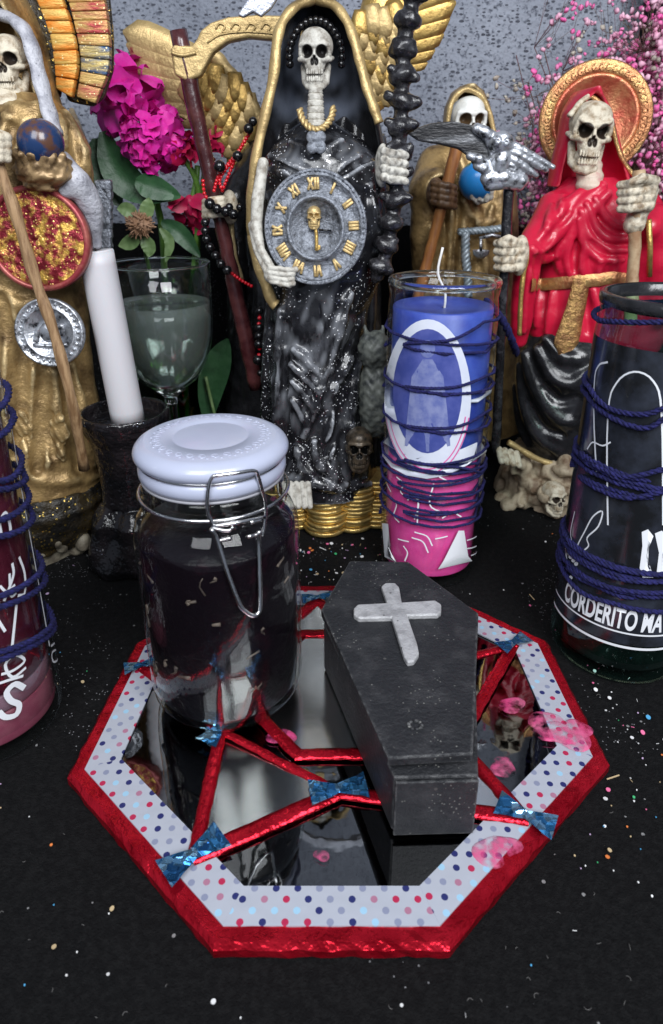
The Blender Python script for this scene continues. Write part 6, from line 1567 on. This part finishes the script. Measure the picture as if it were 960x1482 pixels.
# ------------------------------------------------------------------ red and black bead strings on the maroon handle
YN = .497
nk = thing('bead_necklace', 'red and black bead strings hung on the maroon scythe handle', 'necklace', atY(320, 300, YN))
def seed_string(px, r=.00135, dy=0):
    Q = np.array(crom([atY(*p, YN + dy) for p in px], 8)); s_ = np.concatenate([[0], np.cumsum(np.linalg.norm(np.diff(Q, axis=0), axis=1))]); mb = MB(); n = int(s_[-1] / (r * 1.7))
    for i in range(n + 1): mb.add(*ball([np.interp(s_[-1] * i / n, s_, Q[:, j]) for j in range(3)], (r, r, r), 7, 5))
    mb.obj('red_bead_string', M['red_bead'], nk)
for px in ([(362, 192), (346, 218), (330, 238), (316, 256), (310, 276)], [(356, 200), (342, 226), (326, 246), (318, 262), (322, 276)], [(340, 232), (330, 256), (322, 276)], [(294, 262), (296, 280), (302, 290)], [(336, 396), (350, 406), (364, 414)], [(312, 238), (320, 250)]): seed_string(px)
rbm = None
def bead(px, py, r):
    global rbm
    if rbm is None:
        V, F = ball((0, 0, 0), 1., 14, 10); rbm = bpy.data.meshes.new('bead'); rbm.from_pydata([tuple(v) for v in V], [], F); rbm.materials.append(M['black_bead']); rbm.polygons.foreach_set('use_smooth', np.ones(len(F), bool))
    o = bpy.data.objects.new('bead', rbm); COL.objects.link(o); o.parent = nk; o.location = Vector(list(np.array(atY(px, py, YN - .004)) - np.array(nk.location))); o.scale = (r, r, r)
for x, y, r in ((318, 241, .0042), (344, 226, .0036), (360, 186, .0034), (366, 176, .003), (304, 295, .0040), (314, 302, .0036), (327, 306, .0038), (338, 310, .0036), (332, 300, .0030), (347, 300, .0026), (297, 322, .0030), (297, 334, .0030), (299, 346, .0030), (304, 358, .0031), (312, 370, .0031), (320, 382, .0032), (329, 391, .0034),
                (376, 450, .0030), (376, 474, .0032), (375, 486, .0034), (375, 498, .0036), (374, 521, .0042), (377, 540, .0026)): bead(x, y, r)
for a, b in ((460, 469), (504, 514)): seed_string([(376, a), (375, b)], .0017, -.004)

# ------------------------------------------------------------------ confetti and crumbs on the cloth
cols = [('white', (.75, .75, .75)), ('pink', (.75, .16, .32)), ('blue', (.08, .34, .60)), ('green', (.05, .36, .14)), ('orange', (.75, .22, .06)), ('tan', (.50, .38, .22)), ('lilac', (.55, .40, .60))]
cm = [pmat('confetti ' + n, c, rough=.4) for n, c in cols]
mb = MB(); r_ = np.random.RandomState(4)
def in_tray(p):
    q = np.array(p[:2]); return all(np.cross(np.array(O8[(i + 1) % 8]) - np.array(O8[i]), q - np.array(O8[i])) < .001 for i in range(8))
def fleck(x, y, z, s, m, sl=False):
    a = r_.uniform(0, 6.28); tl = r_.normal(0, .15, 2)
    if sl: pts = [(s * 2.6, .22 * s), (s * 2.6, -.22 * s), (-s * 2.6, -.22 * s), (-s * 2.6, .22 * s)]
    else: pts = [(s * math.cos(t), s * math.sin(t)) for t in np.linspace(0, 6.28, 10, endpoint=False)]
    top_ = [(x + math.cos(a) * u - math.sin(a) * v, y + math.sin(a) * u + math.cos(a) * v, z + .0005 + tl[0] * u + tl[1] * v) for u, v in pts]; n = len(top_)
    mb.add(top_ + [(p[0], p[1], p[2] - .0003) for p in top_], [tuple(range(n))] + [(i, n + i, n + (i + 1) % n, (i + 1) % n) for i in range(n)], m)
k = 0
while k < 230:
    if r_.rand() < .45: px, py = r_.normal(880, 90), r_.uniform(780, 1260)
    elif r_.rand() < .3: px, py = r_.uniform(420, 560), r_.uniform(785, 860)
    else: px, py = r_.uniform(-30, 1000), r_.uniform(760, 1480)
    if py < 700: continue
    p = atZ(px, py, 0)
    if in_tray(p) and r_.rand() > .04: continue
    sz = r_.choice([.0003, .0004, .0006, .0009], p=[.45, .3, .15, .10]) * (1.25 if py < 900 else 1)
    m = r_.choice(7, p=[.42, .16, .10, .06, .07, .12, .07]); fleck(p[0], p[1], TZ + .0012 if in_tray(p) else .0004, sz, m, r_.rand() < .14); k += 1
for px, py, m, s in ((887, 1127, 5, .0012), (862, 1000, 0, .0011), (882, 1012, 0, .0010), (938, 1040, 2, .0012), (930, 1062, 1, .0011), (880, 1145, 1, .0010), (876, 1158, 0, .0010), (447, 801, 1, .0012), (452, 798, 4, .0012), (449, 795, 4, .001), (480, 788, 0, .0014), (524, 807, 0, .0013), (450, 826, 2, .0011), (510, 790, 1, .0011), (525, 781, 0, .0012), (486, 803, 3, .001)):
    p = atZ(px, py, 0); fleck(p[0], p[1], .0006, s, m, m == 5)
tag(mb.obj('confetti', None, None, False, mats=cm), 'scattered coloured confetti flecks and crumbs on black cloth', 'confetti', kind='stuff')

# ------------------------------------------------------------------ lint caught on the cloth
mb = MB()
for k in range(110):
    px, py = r_.uniform(-30, 1000), r_.uniform(800, 1480); p = atZ(px, py, 0)
    if in_tray(p): continue
    a = r_.uniform(0, 6.28); L_ = r_.uniform(.0008, .0024); b = r_.normal(0, 1.2)
    mb.add(*tube([(p[0] + math.cos(a + b * t) * L_ * t, p[1] + math.sin(a + b * t) * L_ * t, .0007 + .0004 * math.sin(3 * t)) for t in np.linspace(0, 1, 6)], .00009, 4))
tag(mb.obj('lint', pmat('grey lint', (.14, .135, .13), rough=.9)), 'fine grey lint fibres caught on the black cloth', 'lint', kind='stuff')
